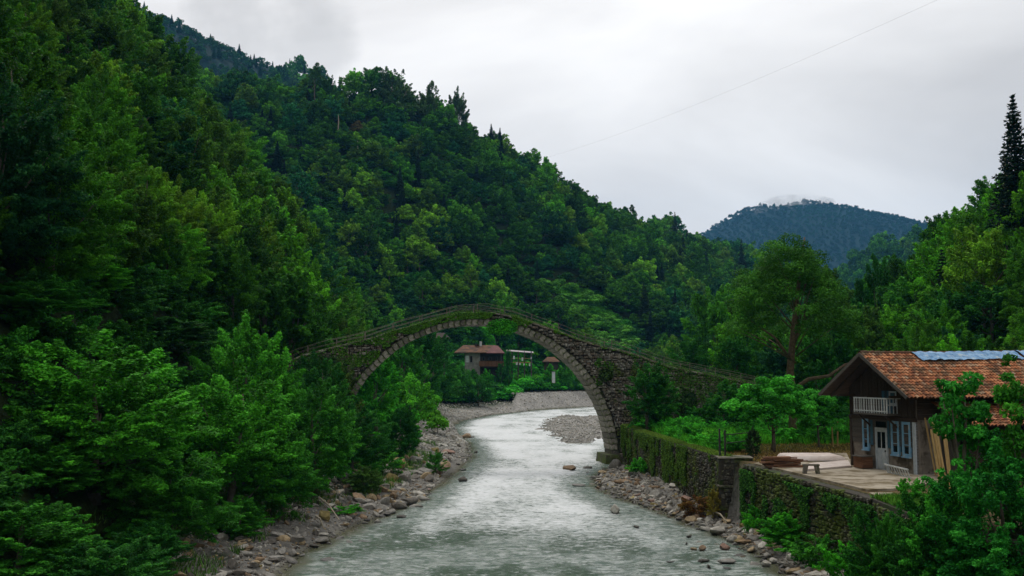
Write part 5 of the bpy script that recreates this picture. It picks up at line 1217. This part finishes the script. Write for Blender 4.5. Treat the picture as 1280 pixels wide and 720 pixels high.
for i, (px, py, D, rx, ry, tint, lab) in enumerate([(492, 111, 392, 27, 30, (.05, .10, .035), 'tall broad grey-green tree standing out on the skyline left of the three'), (535, 130, 400, 20, 26, (.055, .10, .03), 'second rounded grey-green tree on the skyline'),
    (572, 142, 408, 19, 30, (.045, .085, .035), 'third airy tree on the skyline, nearest the long falling ridge'), (394, 96, 372, 13, 16, (.03, .085, .03), 'pointed dark tree on the skyline near the cloud'), (410, 108, 375, 14, 14, (.035, .12, .025), 'round tree next to the pointed one on the skyline'), (620, 176, 430, 13, 12, (.03, .09, .02), 'dark knob of a tree on the falling skyline')]):
    blob(FAR[i % 6], px, py, D, rx, ry, 0, lab, group='skyline trees of the main hill', tint=tint, ground=at(px, py + ry * 1.9, D).z)
for i, (px, pt, pb, lab, w_) in enumerate([(453, 103, 150, 'pointed spruce on the skyline left of the tall broad tree', 1.1), (464, 110, 150, 'dark spruce close beside the tall broad skyline tree', 1.4), (424, 95, 125, 'thin lone spruce tip on the skyline', .6), (614, 155, 190, 'spruce tip on the falling skyline', 1.0), (625, 160, 195, 'second spruce tip on the falling skyline', .9), (577, 160, 215, 'dark spruce under the third airy tree', 1.3), (492, 113, 165, 'small dark spruce before the tall broad tree', 1.0), (508, 150, 200, 'dark spruce below the skyline trees', 1.2), (680, 200, 235, 'small spruce where the skyline steepens', 1.0), (386, 195, 250, 'dark spruce deep in the fold of the main hill', 1.3), (1000, 268, 300, 'x', 0)]):
    if w_: conifer(px, pt, pb, 395 + (px - 450) * .12, lab, i % 3, (.012, .04, .02), w_)
g_ = grid(12, 34, 66, 97, .9); xw_, yw_ = g_[0], g_[1]; k = (xw_ > wallx(yw_) + 1.3) & ((yw_ > 74) | (xw_ < 15.2)) & (fbm(xw_ / 4, yw_ / 4, 15, 3) > -.1); xw_, yw_ = xw_[k], yw_[k]; m_ = len(xw_); s_ = rs.uniform(.25, .75, m_)
lendS = {o.data.name: o for o in C.objects if o.name.split('.')[0] == 'crown'}
scatter('weeds', np.stack([xw_, yw_, height(xw_, yw_) - .05], 1), np.stack([np.zeros(m_), np.zeros(m_), rs.rand(m_) * 6.28], 1), np.stack([s_, s_, s_ * .8], 1), rs.randint(0, 3, m_), [lendS[k_.crown.name] for k_ in SHRUB], 'thicket of bright leafy weeds between wall and bridge approach', np.array([.045, .29, .018]) * rs.uniform(.5, 1.5, (m_, 1)))
m_ = len(mead_pts); scatter('meadow', mead_pts + np.array([0, 0, -.3]), np.stack([np.zeros(m_), np.zeros(m_), rs.rand(m_) * 6.28], 1), np.tile([.8, .8, .55], (m_, 1)) * rs.uniform(.6, 1.3, (m_, 1)), rs.randint(0, 3, m_), shrubs_src, 'bright green strip of open meadow falling across the main hill', np.array([.07, .27, .018]) * rs.uniform(.7, 1.3, (m_, 1)))
# standing dead trunks on the main hill
for px, pt, pb, D, lab in ((422, 143, 163, 360, 'pale dead trunk standing high on the main hill'), (446, 176, 196, 350, 'thin pale dead trunk lower on the main hill'), (1255, 195, 216, 112, 'thin bare twig tree on the right skyline')):
    b0 = at(px, pb, D); t_ = at(px + 1, pt, D); o = MB().tube([b0 - Vector((0, 0, 4)), b0.lerp(t_, .5) + Vector((.2, 0, 0)), t_], [.28, .22, .08], 6).build('dead_tree', BARK_PALE); tag(o, lab, 'tree')
# ================================================================== ROCKS
import bmesh
def rockmat(name, a, b_, c3):
    m, t, out = newmat(name); co = N(t, 'ShaderNodeTexCoord').outputs['Object']; oi = N(t, 'ShaderNodeObjectInfo').outputs['Random']
    tn = N(t, 'ShaderNodeAttribute', attribute_name='tint', attribute_type='INSTANCER').outputs['Color']
    f = noise(t, co, 1.6, 7, .65); col = mixc(t, maprange(t, f, .3, .7), a, b_); col = mixc(t, maprange(t, noise(t, co, 4, 5), .58, .7, 0, .6), col, c3)
    vm_ = N(t, 'ShaderNodeVectorMath', operation='MULTIPLY'); t.links.new(col, vm_.inputs[0]); t.links.new(tn, vm_.inputs[1])
    geo = N(t, 'ShaderNodeNewGeometry').outputs['Position']; sp = N(t, 'ShaderNodeSeparateXYZ'); t.links.new(geo, sp.inputs[0])
    wetf = maprange(t, math_(t, 'ADD', sp.outputs[2], math_(t, 'MULTIPLY', noise(t, geo, 3, 3), .12)), .10, .26, .30, 1)
    v2 = N(t, 'ShaderNodeVectorMath', operation='SCALE'); t.links.new(vm_.outputs[0], v2.inputs[0]); t.links.new(wetf, v2.inputs['Scale'])
    bsdf(t, out, v2.outputs[0], maprange(t, wetf, .3, 1, .35, .9), .35, bump(t, noise(t, co, 7, 7, .7), .7, .06)); return m
ROCK = rockmat('river_rock', (0.19, 0.175, 0.15), (0.38, 0.36, 0.325), (0.10, 0.085, 0.055))
rocks = []
for i in range(12):
    r = random.Random(200 + i); bm = bmesh.new(); bmesh.ops.create_icosphere(bm, subdivisions=2 if i < 9 else 1, radius=1)
    ax = Vector((1, r.uniform(.65, 1), r.uniform(.45, .72)))
    planes = [(Vector((r.uniform(-1, 1), r.uniform(-1, 1), r.uniform(-.6, 1))).normalized(), r.uniform(.42, .80)) for _ in range(11)]
    for v in bm.verts:
        p = v.co.copy()
        for nrm_, d_ in planes:
            e = p.dot(nrm_) - d_
            if e > 0: p -= nrm_ * e * .97
        p += Vector((r.uniform(-1, 1), r.uniform(-1, 1), r.uniform(-1, 1))) * .035
        v.co = Vector((p.x * ax.x, p.y * ax.y, p.z * ax.z))
    me = bpy.data.meshes.new('boulder'); bm.to_mesh(me); bm.free(); me.materials.append(ROCK); rocks.append(me)
RT_ = {'grey': (1, 1, 1), 'pale grey': (1.45, 1.45, 1.42), 'brown': (.85, .62, .42), 'dark': (.42, .40, .38), 'reddish': (1.0, .66, .56), 'tan': (1.35, 1.08, .72), 'ochre mossy': (.95, .80, .35)}
RG = {'L': 'rocks of the left shore', 'R': 'rocks of the right shore', 'W': 'rocks standing in the river'}
nb_ = [0]
def boulder(px, py, w, tone, lab, hh=.7, D=None, zone='W', k=None, rz=None, flat=1.0):
    p = on(px, py, 0.0); g = z_at(p.x, p.y)
    if g > .1: p = on(px, py, min(g, 1.5)); g = z_at(p.x, p.y)
    r = w * p.y / F / 2; nb_[0] += 1; me = rocks[(k if k is not None else nb_[0]) % 9]
    o = link('boulder', me, None, (p.x, p.y, max(g, .02) + r * hh * .42), (0, 0, rz if rz is not None else nb_[0] * 1.7), (r, r * .9, r * hh * 1.4 * flat))
    o['tint'] = list(RT_[tone]); return tag(o, lab, 'rock', RG[zone])
for a in [(769, 642, 30, 'pale grey', 'pale rounded boulder with a dark wet side standing in the shallows', .72), (578, 602, 13, 'dark', 'small black rock alone in the white water', .9), (583, 547, 24, 'brown', 'long flat brown rock in the rapids by the left shore', .35),
          (511, 631, 30, 'dark', 'flat dark boulder at the edge of the left bank below the boulders', .7), (500, 647, 20, 'dark', 'low dark wet stone just off the flat dark boulder', .35), (896, 668, 34, 'pale grey', 'large smooth pale boulder by the right shore', .6),
          (866, 688, 11, 'tan', 'tan stone joined to a dark one in the shallows', .6), (877, 688, 17, 'brown', 'dark brown stone next to the tan one in the shallows', .7), (862, 672, 10, 'dark', 'small black stone off the large pale boulder', .6), (858, 681, 7, 'dark', 'tiny black stone beside the brown shallows rock', .7),
          (880, 703, 16, 'dark', 'flat black rock near the bottom in the shallows', .5), (886, 711, 10, 'dark', 'lowest black stone in the shallows', .8), (908, 704, 26, 'grey', 'low grey rock near the bottom right of the black stones', .5), (910, 711, 16, 'dark', 'half drowned dark slab under the grey rock', .2), (838, 703, 14, 'dark', 'drowned flat stone barely breaking the water', .2),
          (713, 588, 25, 'brown', 'flat brown rock in the current just off the bridge foot', .45), (735, 586, 17, 'dark', 'dark flat rock between the brown one and the bridge foot', .35), (722, 607, 26, 'grey', 'drowned grey slab in the riffle below the bridge', .15), (750, 607, 9, 'dark', 'small dark rock in the riffle edge', .6),
          (545, 548, 16, 'dark', 'dark rock lying off the gravel in white water', .4), (595, 566, 8, 'dark', 'little dark rock in the rapids', .5), (590, 547, 7, 'dark', 'tiny rock beside the long flat one', .5), (572, 582, 10, 'dark', 'small dark rock close to the left boulders', .5), (577, 588, 14, 'dark', 'flat dark rock touching the left boulders in the current', .3),
          (795, 660, 12, 'dark', 'small dark wet stone on the right shore', .5), (365, 695, 22, 'tan', 'pale tan stone under clear water of the olive pool', .3)]:
    boulder(*a)
for a in [(372, 677, 36, 'grey', 'broad grey flat-topped boulder over the olive pool', .6), (403, 679, 24, 'grey', 'grey boulder beside the broad flat-topped one', .6), (393, 684, 18, 'dark', 'dark low rock in front of the two grey boulders', .4), (290, 706, 20, 'dark', 'blackish rock near the bottom on the brown shore', .9),
          (407, 640, 20, 'ochre mossy', 'upright ochre mossy rock under the alders', 1.5), (462, 631, 34, 'grey', 'wide grey slab on the bank above the pool', .35), (440, 638, 22, 'brown', 'brown slab leaning at the bank edge', .5), (505, 598, 34, 'grey', 'big grey block above the flat dark boulder', .7), (488, 595, 22, 'ochre mossy', 'ochre block beside the big grey one', .8),
          (537, 601, 24, 'dark', 'dark block at the waterline of the boulder heap', .7), (530, 588, 26, 'grey', 'grey slab capping the boulder heap', .5), (556, 583, 24, 'tan', 'orange-tan rounded boulder near the water', .6), (548, 592, 16, 'reddish', 'reddish stone below the orange-tan boulder', .6),
          (497, 580, 28, 'ochre mossy', 'tall ochre rock face behind the boulder heap', 1.2), (505, 553, 22, 'ochre mossy', 'ochre rock high on the bank below the bushes', .9), (544, 565, 20, 'ochre mossy', 'mossy block sitting on the gravel slope', .9), (520, 575, 26, 'grey', 'grey sloping slab above the heap', .5), (560, 567, 26, 'reddish', 'low reddish slab by the white water', .35),
          (478, 610, 22, 'brown', 'brown angular rock under the round green bush', .7), (465, 618, 20, 'tan', 'tan angular stone in the earthy bank', .8)]:
    boulder(*a, zone='L')
for a in [(858, 606, 26, 'reddish', 'reddish flat boulder on the right gravel shore', .5), (820, 612, 24, 'grey', 'grey stone among the right shore cobbles', .6), (845, 596, 26, 'pale grey', 'pale flat stone near the foot of the mossy wall', .4), (815, 600, 26, 'pale grey', 'pale slab on the shore below the mossy wall', .4),
          (900, 622, 26, 'tan', 'mossy tan stone at the foot of the square pier', .6), (937, 668, 18, 'pale grey', 'pale cobble at the weed edge', .7), (925, 678, 20, 'tan', 'tan cobble low on the right shore', .7), (940, 690, 18, 'tan', 'yellow-tan cobble above the muddy pool', .7), (905, 650, 20, 'reddish', 'reddish cobble by the bracken stems', .7), (870, 645, 24, 'brown', 'brown root-like rock beside the large pale boulder', .5),
          (770, 570 + 16, 20, 'grey', 'grey rock tucked against the bridge footing', .9), (752, 592, 24, 'tan', 'tan slab below the bridge footing', .4), (780, 600, 30, 'brown', 'wide brown slab in front of the pier', .3), (1010, 712, 22, 'pale grey', 'pale rock among bottom weeds', .7), (958, 708, 16, 'pale grey', 'pale rounded cobble beside the muddy pool', .8), (986, 716, 18, 'grey', 'grey cobble at the bottom edge', .7)]:
    boulder(*a, zone='R')
# random shore rocks, largest as objects, the rest as stones nobody could count
rs = np.random.RandomState(5); cx = []; 
Yc = np.concatenate([rs.uniform(34, 150, 12000), rs.uniform(34, 75, 5000), rs.uniform(36, 98, 4500)]); Xc = rs.uniform(-26, 20, len(Yc)); Xc[-4500:] = rs.uniform(6, 16, 4500); dd = polydist(Xc, Yc, RIV); Zc = height(Xc, Yc)
leftb = Xc < 0; edge = np.where(leftb, np.where(Yc > 70, 6.5, 5.0), np.where(Yc < 70, 5.5, 8)); 
k = (dd > -2.2) & (dd < edge) & (rs.rand(len(dd)) < np.where(dd < 0, .65 * np.clip(1 + dd / 2.4, 0, 1) ** 1.5, 1)) & (Yc < 150) & ((Xc < 0) | (Xc < wallx(Yc) - .5)) & ~((np.abs(Xc) < 6))
px, py, dpp = project(Xc, Yc, Zc); k &= (px > 200) & (px < 1120) & (py < 760)
Xc, Yc, Zc, dd, px, py, dpp = [a[k] for a in (Xc, Yc, Zc, dd, px, py, dpp)]
r_ = .07 + .36 * rs.rand(len(Xc)) ** 2.9; r_ = np.where(Xc < 0, r_ * (1.25 + .5 * (Yc > 66)), r_ * 1.22); pxs = 2 * r_ * F / dpp
bigk = np.argsort(-pxs); bigk = bigk[pxs[bigk] > 8.5][:205]; used_lab = {}
tones = list(RT_); wts = np.array([.42, .24, .09, .1, .02, .09, .04])
for k in bigk:
    tn = tones[rs.choice(7, p=wts)]; left = Xc[k] < 0; zone = 'L' if left else 'R'
    sz_ = 'large' if pxs[k] > 16 else 'middling' if pxs[k] > 11.5 else 'small'
    place = ('in water' if dd[k] < .3 else 'near the waterline' if dd[k] < 1.8 else 'up the bank')
    if left: wh = 'by the brown bottom shore' if Yc[k] < 50 else 'around the olive pool' if Yc[k] < 64 else 'near the flat dark boulder' if Yc[k] < 78 else 'in the boulder heap' if Yc[k] < 98 else 'under the arch towards the gravel'
    else: wh = 'at the bottom weeds' if Yc[k] < 48 else 'near the large pale boulder' if Yc[k] < 58 else 'below the square pier' if Yc[k] < 68 else 'in the cobbles under the mossy wall' if Yc[k] < 85 else 'around the bridge foot'
    h_ = rs.uniform(.42, 1.15); shp = 'flat' if h_ < .62 else 'blocky' if h_ > .92 else 'rounded'
    used_lab.setdefault(f'{sz_} {tn} {shp} stone {place} {wh}', []).append((k, tn, zone, h_))
for lab, L_ in used_lab.items():
    L_ = sorted(L_, key=lambda q: px[q[0]]); nm = {1: [''], 2: ['nearer-the-bank', 'nearer-midstream'], 3: ['first', 'second', 'third'], 4: ['first', 'second', 'third', 'fourth']}.get(len(L_), ['first', 'second', 'third', 'fourth', 'fifth', 'sixth', 'seventh', 'eighth', 'ninth', 'tenth', 'eleventh', 'twelfth'][:len(L_)] + [''] * (len(L_) - 12))
    if len(L_) == 2: nm = ['landward', 'streamward'] if Xc[L_[0][0]] < 0 else ['streamward', 'landward']
    elif len(L_) > 2: nm = [f'{q} from left' if q else '' for q in nm]
    for (k, tn, zone, h_), q in zip(L_, nm):
        l2 = (q + ' ' + lab).strip() if len(L_) == 2 else (lab + (', ' + q if q else ''))
        o = link('boulder', rocks[rs.randint(9)], None, (Xc[k], Yc[k], max(Zc[k], -.15) + r_[k] * .2), (rs.uniform(-.25, .25), rs.uniform(-.25, .25), rs.uniform(0, 6.28)), (r_[k], r_[k] * rs.uniform(.7, 1), r_[k] * h_))
        o['tint'] = [float(v) for v in np.array(RT_[tn]) * rs.uniform(.8, 1.2)]; tag(o, l2, 'rock', RG[zone])
bs_ = set(bigk.tolist()); rest = np.array([k for k in range(len(Xc)) if k not in bs_])
srcs = []
for me in rocks:
    o = next((o for o in C.objects if o.type == 'MESH' and o.data == me), None)
    if o: srcs.append(o)
# far gravel bars and pebble shores
Xg, Yg, Zg, Rg = [Xc[rest]], [Yc[rest]], [Zc[rest]], [r_[rest] * .85]
X2 = rs.uniform(-16, 26, 44000); Y2 = np.where(rs.rand(44000) < .3, rs.uniform(36, 90, 44000), rs.uniform(36, 210, 44000)); d2 = polydist(X2, Y2, RIV); k = polydist(X2, Y2, BAR) < .4; k |= (polydist(X2, Y2, RIV) > -.3) & (polydist(X2, Y2, RIV) < 9) & (Y2 > 100) & (X2 < 4)
d2 = polydist(X2, Y2, RIV); k |= (np.abs(X2 + 9) < 5) & (np.abs(Y2 - 155) < 40) & (d2 > 0); near = (Y2 < 90) & (d2 > -.8) & (d2 < 6) & ((X2 < 0) | (X2 < wallx(Y2) - .4)); k |= near
Xg.append(X2[k]); Yg.append(Y2[k]); Zg.append(height(X2[k], Y2[k])); Rg.append(np.where(Y2[k] < 90, .05 + .07 * rs.rand(k.sum()), .10 + .22 * rs.rand(k.sum()) ** 2.5))
X3 = rs.uniform(-30, 50, 16000); Y3 = rs.uniform(190, 330, 16000); d3 = polydist(X3, Y3, RIV); k = (d3 > -1) & (d3 < 30)
Xg.append(X3[k]); Yg.append(Y3[k]); Zg.append(height(X3[k], Y3[k])); Rg.append(.14 + .26 * rs.rand(k.sum()) ** 2)
Xg, Yg, Zg, Rg = map(np.concatenate, (Xg, Yg, Zg, Rg)); m_ = len(Xg)
tab = np.array([RT_[q] for q in tones]); tt = tab[rs.choice(7, m_, p=wts)] * rs.uniform(.75, 1.25, (m_, 1)); fg = (Yg > 100); tt = np.where(fg[:, None], tt * .35 + np.array([.98, 1.02, 1.04]) * rs.uniform(.6, 1.3, (m_, 1)), tt)
scatter('pebbles', np.stack([Xg, Yg, np.maximum(Zg, -.2) + Rg * .15], 1), rs.uniform(0, 6.28, (m_, 3)) * np.array([.1, .1, 1]), np.stack([Rg, Rg * .85, Rg * rs.uniform(.5, .95, m_)], 1), rs.randint(0, len(srcs), m_), srcs, 'countless small stones and gravel along both shores and on the far bars', tt)
# rocks heaped along the far left gravel
print('pebbles', m_, 'boulders', len(bigk))

# ================================================================== IVY, GRASS, MOSS
def leafpatch(name, P, Nn, L, tint, label, seed=1, Wr=.7, mat=LEAF, grow=0.0):
    rs_ = np.random.RandomState(seed); P = np.asarray(P); V, Fc = leaves(rs_, P, np.asarray(Nn) + rs_.normal(size=P.shape) * .4, L * rs_.uniform(.6, 1.4, len(P)), L * Wr * rs_.uniform(.6, 1.3, len(P)))
    o = link(name, mesh(name, V, Fc, mat, False, attr=rs_.rand(len(P)))); o['tint'] = list(tint); return tag(o, label, kind='stuff')
def frame_pts(s, y, z):
    return np.outer(s, U) + np.outer(y, BW) + np.outer(z, (0, 0, 1)) + np.array(BO)
rs = np.random.RandomState(31)
# moss and weeds on the bridge: along the path edge, in patches on the wall, hanging over the ring near the crown
n_ = 70000; s = rs.uniform(bx0, bx1, n_); top = np.array([dz(q) for q in s]); zlow = np.where(np.abs(s) < R0 + RT, np.sqrt(np.maximum((R0 + RT) ** 2 - s * s, 0)), -.5)
z = top - (top - zlow) * rs.rand(n_); pn = fbm(s / 2.2, z / 1.6, 7, 4) + .30 * np.exp(-(top - z) / .5) + .25 * (s < -12.5) + .24 * (s > 15.5) - .06 * ((s > 3) & (s < 17))
k = pn > .17; nP = frame_pts(s[k], -.12 - rs.rand(k.sum()) * .12, z[k]); nv = np.tile(-np.array(BW) + np.array([0, 0, .5]), (len(nP), 1))
leafpatch('ivy', nP, nv, .15, (.05, .13, .014), 'creepers and moss in patches over the bridge wall', 3)
k = rs.rand(n_) < .16; e_ = rs.rand(k.sum()) * BWID; P = frame_pts(s[k], np.where(rs.rand(k.sum()) < .6, rs.normal(size=k.sum()) * .15, e_), top[k] + rs.rand(k.sum()) * .22); pn = fbm(s[k] / 1.5, e_ * 0, 17, 3) > -.06
leafpatch('weeds', P[pn], rs.normal(size=(pn.sum(), 3)), .17, (.06, .12, .025), 'weeds growing along the bridge path edge', 4, .25)
def clump(cs, cz, rx, rz_, n, tint, lab, L=.2, cy_=-.35):
    d = nrm(rs.normal(size=(n, 3))); r = rs.rand(n) ** .4
    P = frame_pts(cs + d[:, 0] * rx * r, cy_ - np.abs(d[:, 1]) * .55 * r, cz + d[:, 2] * rz_ * r); leafpatch('hanging_bush', P, d @ np.array([U, -BW, (0, 0, 1)]) + np.array([0, 0, .4]), L, tint, lab, 6)
    bpy.data.objects[-1 if False else [o.name for o in C.objects][-1]]['kind'] = 'thing'; C.objects[-1]['category'] = 'bush'
cs, cz = bp(627, 409); clump(cs, cz, 1.6, .85, 2600, (.04, .26, .02), 'leafy bush hanging over the arch ring just right of the crown')
cs, cz = bp(756, 468); clump(cs, cz, .8, .7, 700, (.03, .05, .018), 'small dark tuft rooted in the wall above the right ring')
cs, cz = bp(400, 470); clump(cs, cz, 3.0, 2.2, 6000, (.026, .068, .02), 'curtain of creeper over the left abutment')
cs, cz = bp(855, 505); clump(cs, cz, 1.3, 1.7, 1500, (.03, .07, .02), 'thin creeper on the approach wall right of the tall bush')
# river walls: moss and ivy
def wall_leaves(i0, i1, ztop, n, tint, lab, seed, thr=.02, L=.13):
    rs_ = np.random.RandomState(seed); pts = W_[i0:i1]; seg = [math.dist(pts[i], pts[i + 1]) for i in range(len(pts) - 1)]; tot = sum(seg); cum = np.concatenate([[0], np.cumsum(seg)])
    q = rs_.rand(n) * tot; x = np.interp(q, cum, [p[0] for p in pts]); y = np.interp(q, cum, [p[1] for p in pts]); z = rs_.rand(n) * ztop
    k = fbm(q / 1.5, z / 1.9, seed, 5) + .5 * fbm(q / 5, z / 3, seed + 5, 2) + .22 * (z / ztop - .5) > thr; ux = np.array([-1, -.25, .35]); leafpatch('ivy', np.stack([x[k] - .10 - rs_.rand(k.sum()) * .16, y[k] - .05, z[k]], 1), np.tile(ux, (k.sum(), 1)), L, tint, lab, seed)
wall_leaves(0, 3, 3.95, 70000, (.05, .10, .012), 'moss and trailing ivy on the river wall by the bridge', 41, .06)
wall_leaves(3, 7, 3.5, 90000, (.022, .085, .012), 'dark ivy over the river wall under the terrace', 42, .05)
# grass: wall top, terrace back, bank patches
def grass(xy, z, h, tint, lab, seed, name='grass'):
    rs_ = np.random.RandomState(seed); n = len(xy); a = rs_.rand(n) * 6.28; w = .018 + .018 * rs_.rand(n); hh = h * rs_.uniform(.5, 1.4, n); lean = rs_.normal(size=(n, 2)) * .35 * hh[:, None]
    b0 = np.column_stack([xy, z]); dx = np.stack([np.cos(a) * w, np.sin(a) * w, 0 * a], 1)
    V = np.stack([b0 - dx, b0 + dx, b0 + np.column_stack([lean, hh])], 1).reshape(-1, 3)
    o = link(name, mesh(name, V, np.arange(n * 3).reshape(-1, 3), LEAF, False, attr=rs_.rand(n))); o['tint'] = list(tint); return tag(o, lab, kind='stuff')
def in_strip(n, pts, w, seed):
    rs_ = np.random.RandomState(seed); seg = [math.dist(pts[i], pts[i + 1]) for i in range(len(pts) - 1)]; cum = np.concatenate([[0], np.cumsum(seg)]); q = rs_.rand(n) * cum[-1]
    return np.stack([np.interp(q, cum, [p[0] for p in pts]) + rs_.rand(n) * w, np.interp(q, cum, [p[1] for p in pts]) + rs_.normal(size=n) * .2], 1)
xy = in_strip(26000, WALL[:3], 1.3, 3); xy[:, 0] -= .35; grass(xy, np.full(len(xy), 3.92) - np.clip(xy[:, 0] - wallx(xy[:, 1]) - .3, 0, .3) * .6, .16, (.13, .19, .035), 'yellow-green grass on top of the mossy wall', 3)
xy = np.column_stack([rs.uniform(12.5, 34, 60000), rs.uniform(66, 95, 60000)]); k = (xy[:, 0] > wallx(xy[:, 1]) + .8) & (fbm(xy[:, 0] / 3, xy[:, 1] / 3, 5, 3) > -.12) & ((xy[:, 1] > 73) | (xy[:, 0] < 15)); xy = xy[k]; grass(xy, height(xy[:, 0], xy[:, 1]), .55, (.07, .32, .02), 'bright tall grass between the wall and the bridge approach', 5)
xy = np.column_stack([rs.uniform(13.5, 36, 36000), rs.uniform(50, 75, 36000)]); k = (xy[:, 0] > wallx(xy[:, 1]) + 1.2) & (xy[:, 1] > 57.5 + .0 * xy[:, 0]); xy = xy[k]; grass(xy, height(xy[:, 0], xy[:, 1]), .12, (.22, .13, .045), 'dry brownish grass behind the terrace', 6)
xy = np.column_stack([rs.uniform(10, 18, 60000), rs.uniform(36, 66, 60000)]); dq = polydist(xy[:, 0], xy[:, 1], RIV); k = (dq > 2.6 + (xy[:, 1] - 50).clip(0, 30) * .1) & (xy[:, 0] < wallx(xy[:, 1]) - .4) & (fbm(xy[:, 0] / 1.6, xy[:, 1] / 1.6, 8, 3) > -.08); xy = xy[k]; grass(xy, height(xy[:, 0], xy[:, 1]), .30, (.06, .24, .02), 'weeds and grass on the bank at the foot of the terrace wall', 7)
xy = np.column_stack([rs.uniform(14.2, 19, 9000), rs.uniform(38.5, 42.5, 9000)]); k = (xy[:, 0] > wallx(xy[:, 1]) - .2) & (xy[:, 1] < 42.3); xy = xy[k]; grass(xy, np.full(len(xy), TZ - .05), .22, (.09, .22, .03), 'bright grass at the near corner of the terrace', 8)
xy = np.column_stack([rs.uniform(-22, -8, 40000), rs.uniform(40, 115, 40000)]); dq = polydist(xy[:, 0], xy[:, 1], RIV); k = (dq > 2.4) & (dq < 8) & (fbm(xy[:, 0] / 2, xy[:, 1] / 2, 12, 3) > -.02); xy = xy[k]; grass(xy, height(xy[:, 0], xy[:, 1]), .4, (.06, .13, .025), 'tufts of grass and ferns among the left bank rocks', 9, 'undergrowth')
# debris of fallen sticks on the right bank
for i, (a, b_, lab) in enumerate([((1027, 670), (1046, 680), 'pale fallen stick on the weeds below the ivy wall'), ((893, 640), (908, 652), 'brown driftwood branch by the dead bracken')]):
    p, q = on(*a, .7), on(*b_, .5); tag(MB().tube([p, p.lerp(q, .5) + Vector((0, 0, .15)), q], [.06, .05, .03], 6).build('driftwood', BARK_PALE), lab, 'stick')
for i, (a, b_, lab) in enumerate([((399, 622), (424, 650), 'thin bare branch leaning over the olive pool rocks'), ((395, 645), (405, 661), 'short forked driftwood beside the thin bare branch')]):
    p, q = on(*a, 1.2), on(*b_, .6); tag(MB().tube([p, p.lerp(q, .5) + Vector((0, 0, .2)), q], [.07, .05, .03], 6).build('driftwood', BARK_PALE), lab, 'stick')

# ================================================================== THE AIR OF THE VALLEY
mb = MB(); c_ = at(1010, 258, 2560)
for (dx, dy, dz_, a_, b_, d_) in ((-30, 0, 0, 110, 90, 30), (60, -20, -14, 70, 60, 16), (-110, -30, -24, 80, 60, 18)):
    V = []; 
    for i in range(7):
        f_ = PI * i / 6
        for j in range(12): q_ = 2 * PI * j / 12; V.append((c_.x + dx + a_ * math.sin(f_) * math.cos(q_), c_.y + dy + b_ * math.sin(f_) * math.sin(q_), c_.z + dz_ + d_ * math.cos(f_)))
    mb.add(V, [(i * 12 + j, (i + 1) * 12 + j, (i + 1) * 12 + (j + 1) % 12, i * 12 + (j + 1) % 12) for i in range(6) for j in range(12)])
mist = mb.build('mist'); tag(mist, 'shreds of white cloud caught on the summit of the blue mountain', kind='stuff')
m = bpy.data.materials.new('mist'); m.use_nodes = True; t = m.node_tree; t.nodes.clear(); out = t.nodes.new('ShaderNodeOutputMaterial')
pv = t.nodes.new('ShaderNodeVolumePrincipled'); pv.inputs['Color'].default_value = (.97, .98, 1, 1); geo = N(t, 'ShaderNodeNewGeometry').outputs['Position']
t.links.new(maprange(t, noise(t, geo, .018, 4, .6), .44, .70, 0, .020), pv.inputs['Density']); t.links.new(pv.outputs[0], out.inputs['Volume']); mist.data.materials.append(m)
hz = MB().box(-3700, 3700, -3700, 3700, -4.5, 640).build('haze'); hz['kind'] = 'stuff'; hz['label'] = 'thin blue haze of damp air filling the valley'
m = bpy.data.materials.new('haze'); m.use_nodes = True; t = m.node_tree; t.nodes.clear(); out = t.nodes.new('ShaderNodeOutputMaterial')
pv = t.nodes.new('ShaderNodeVolumePrincipled'); pv.inputs['Color'].default_value = (0.16, 0.52, 1.0, 1); pv.inputs['Density'].default_value = 0.00010; pv.inputs['Anisotropy'].default_value = 0.2
t.links.new(pv.outputs[0], out.inputs['Volume']); hz.data.materials.append(m)
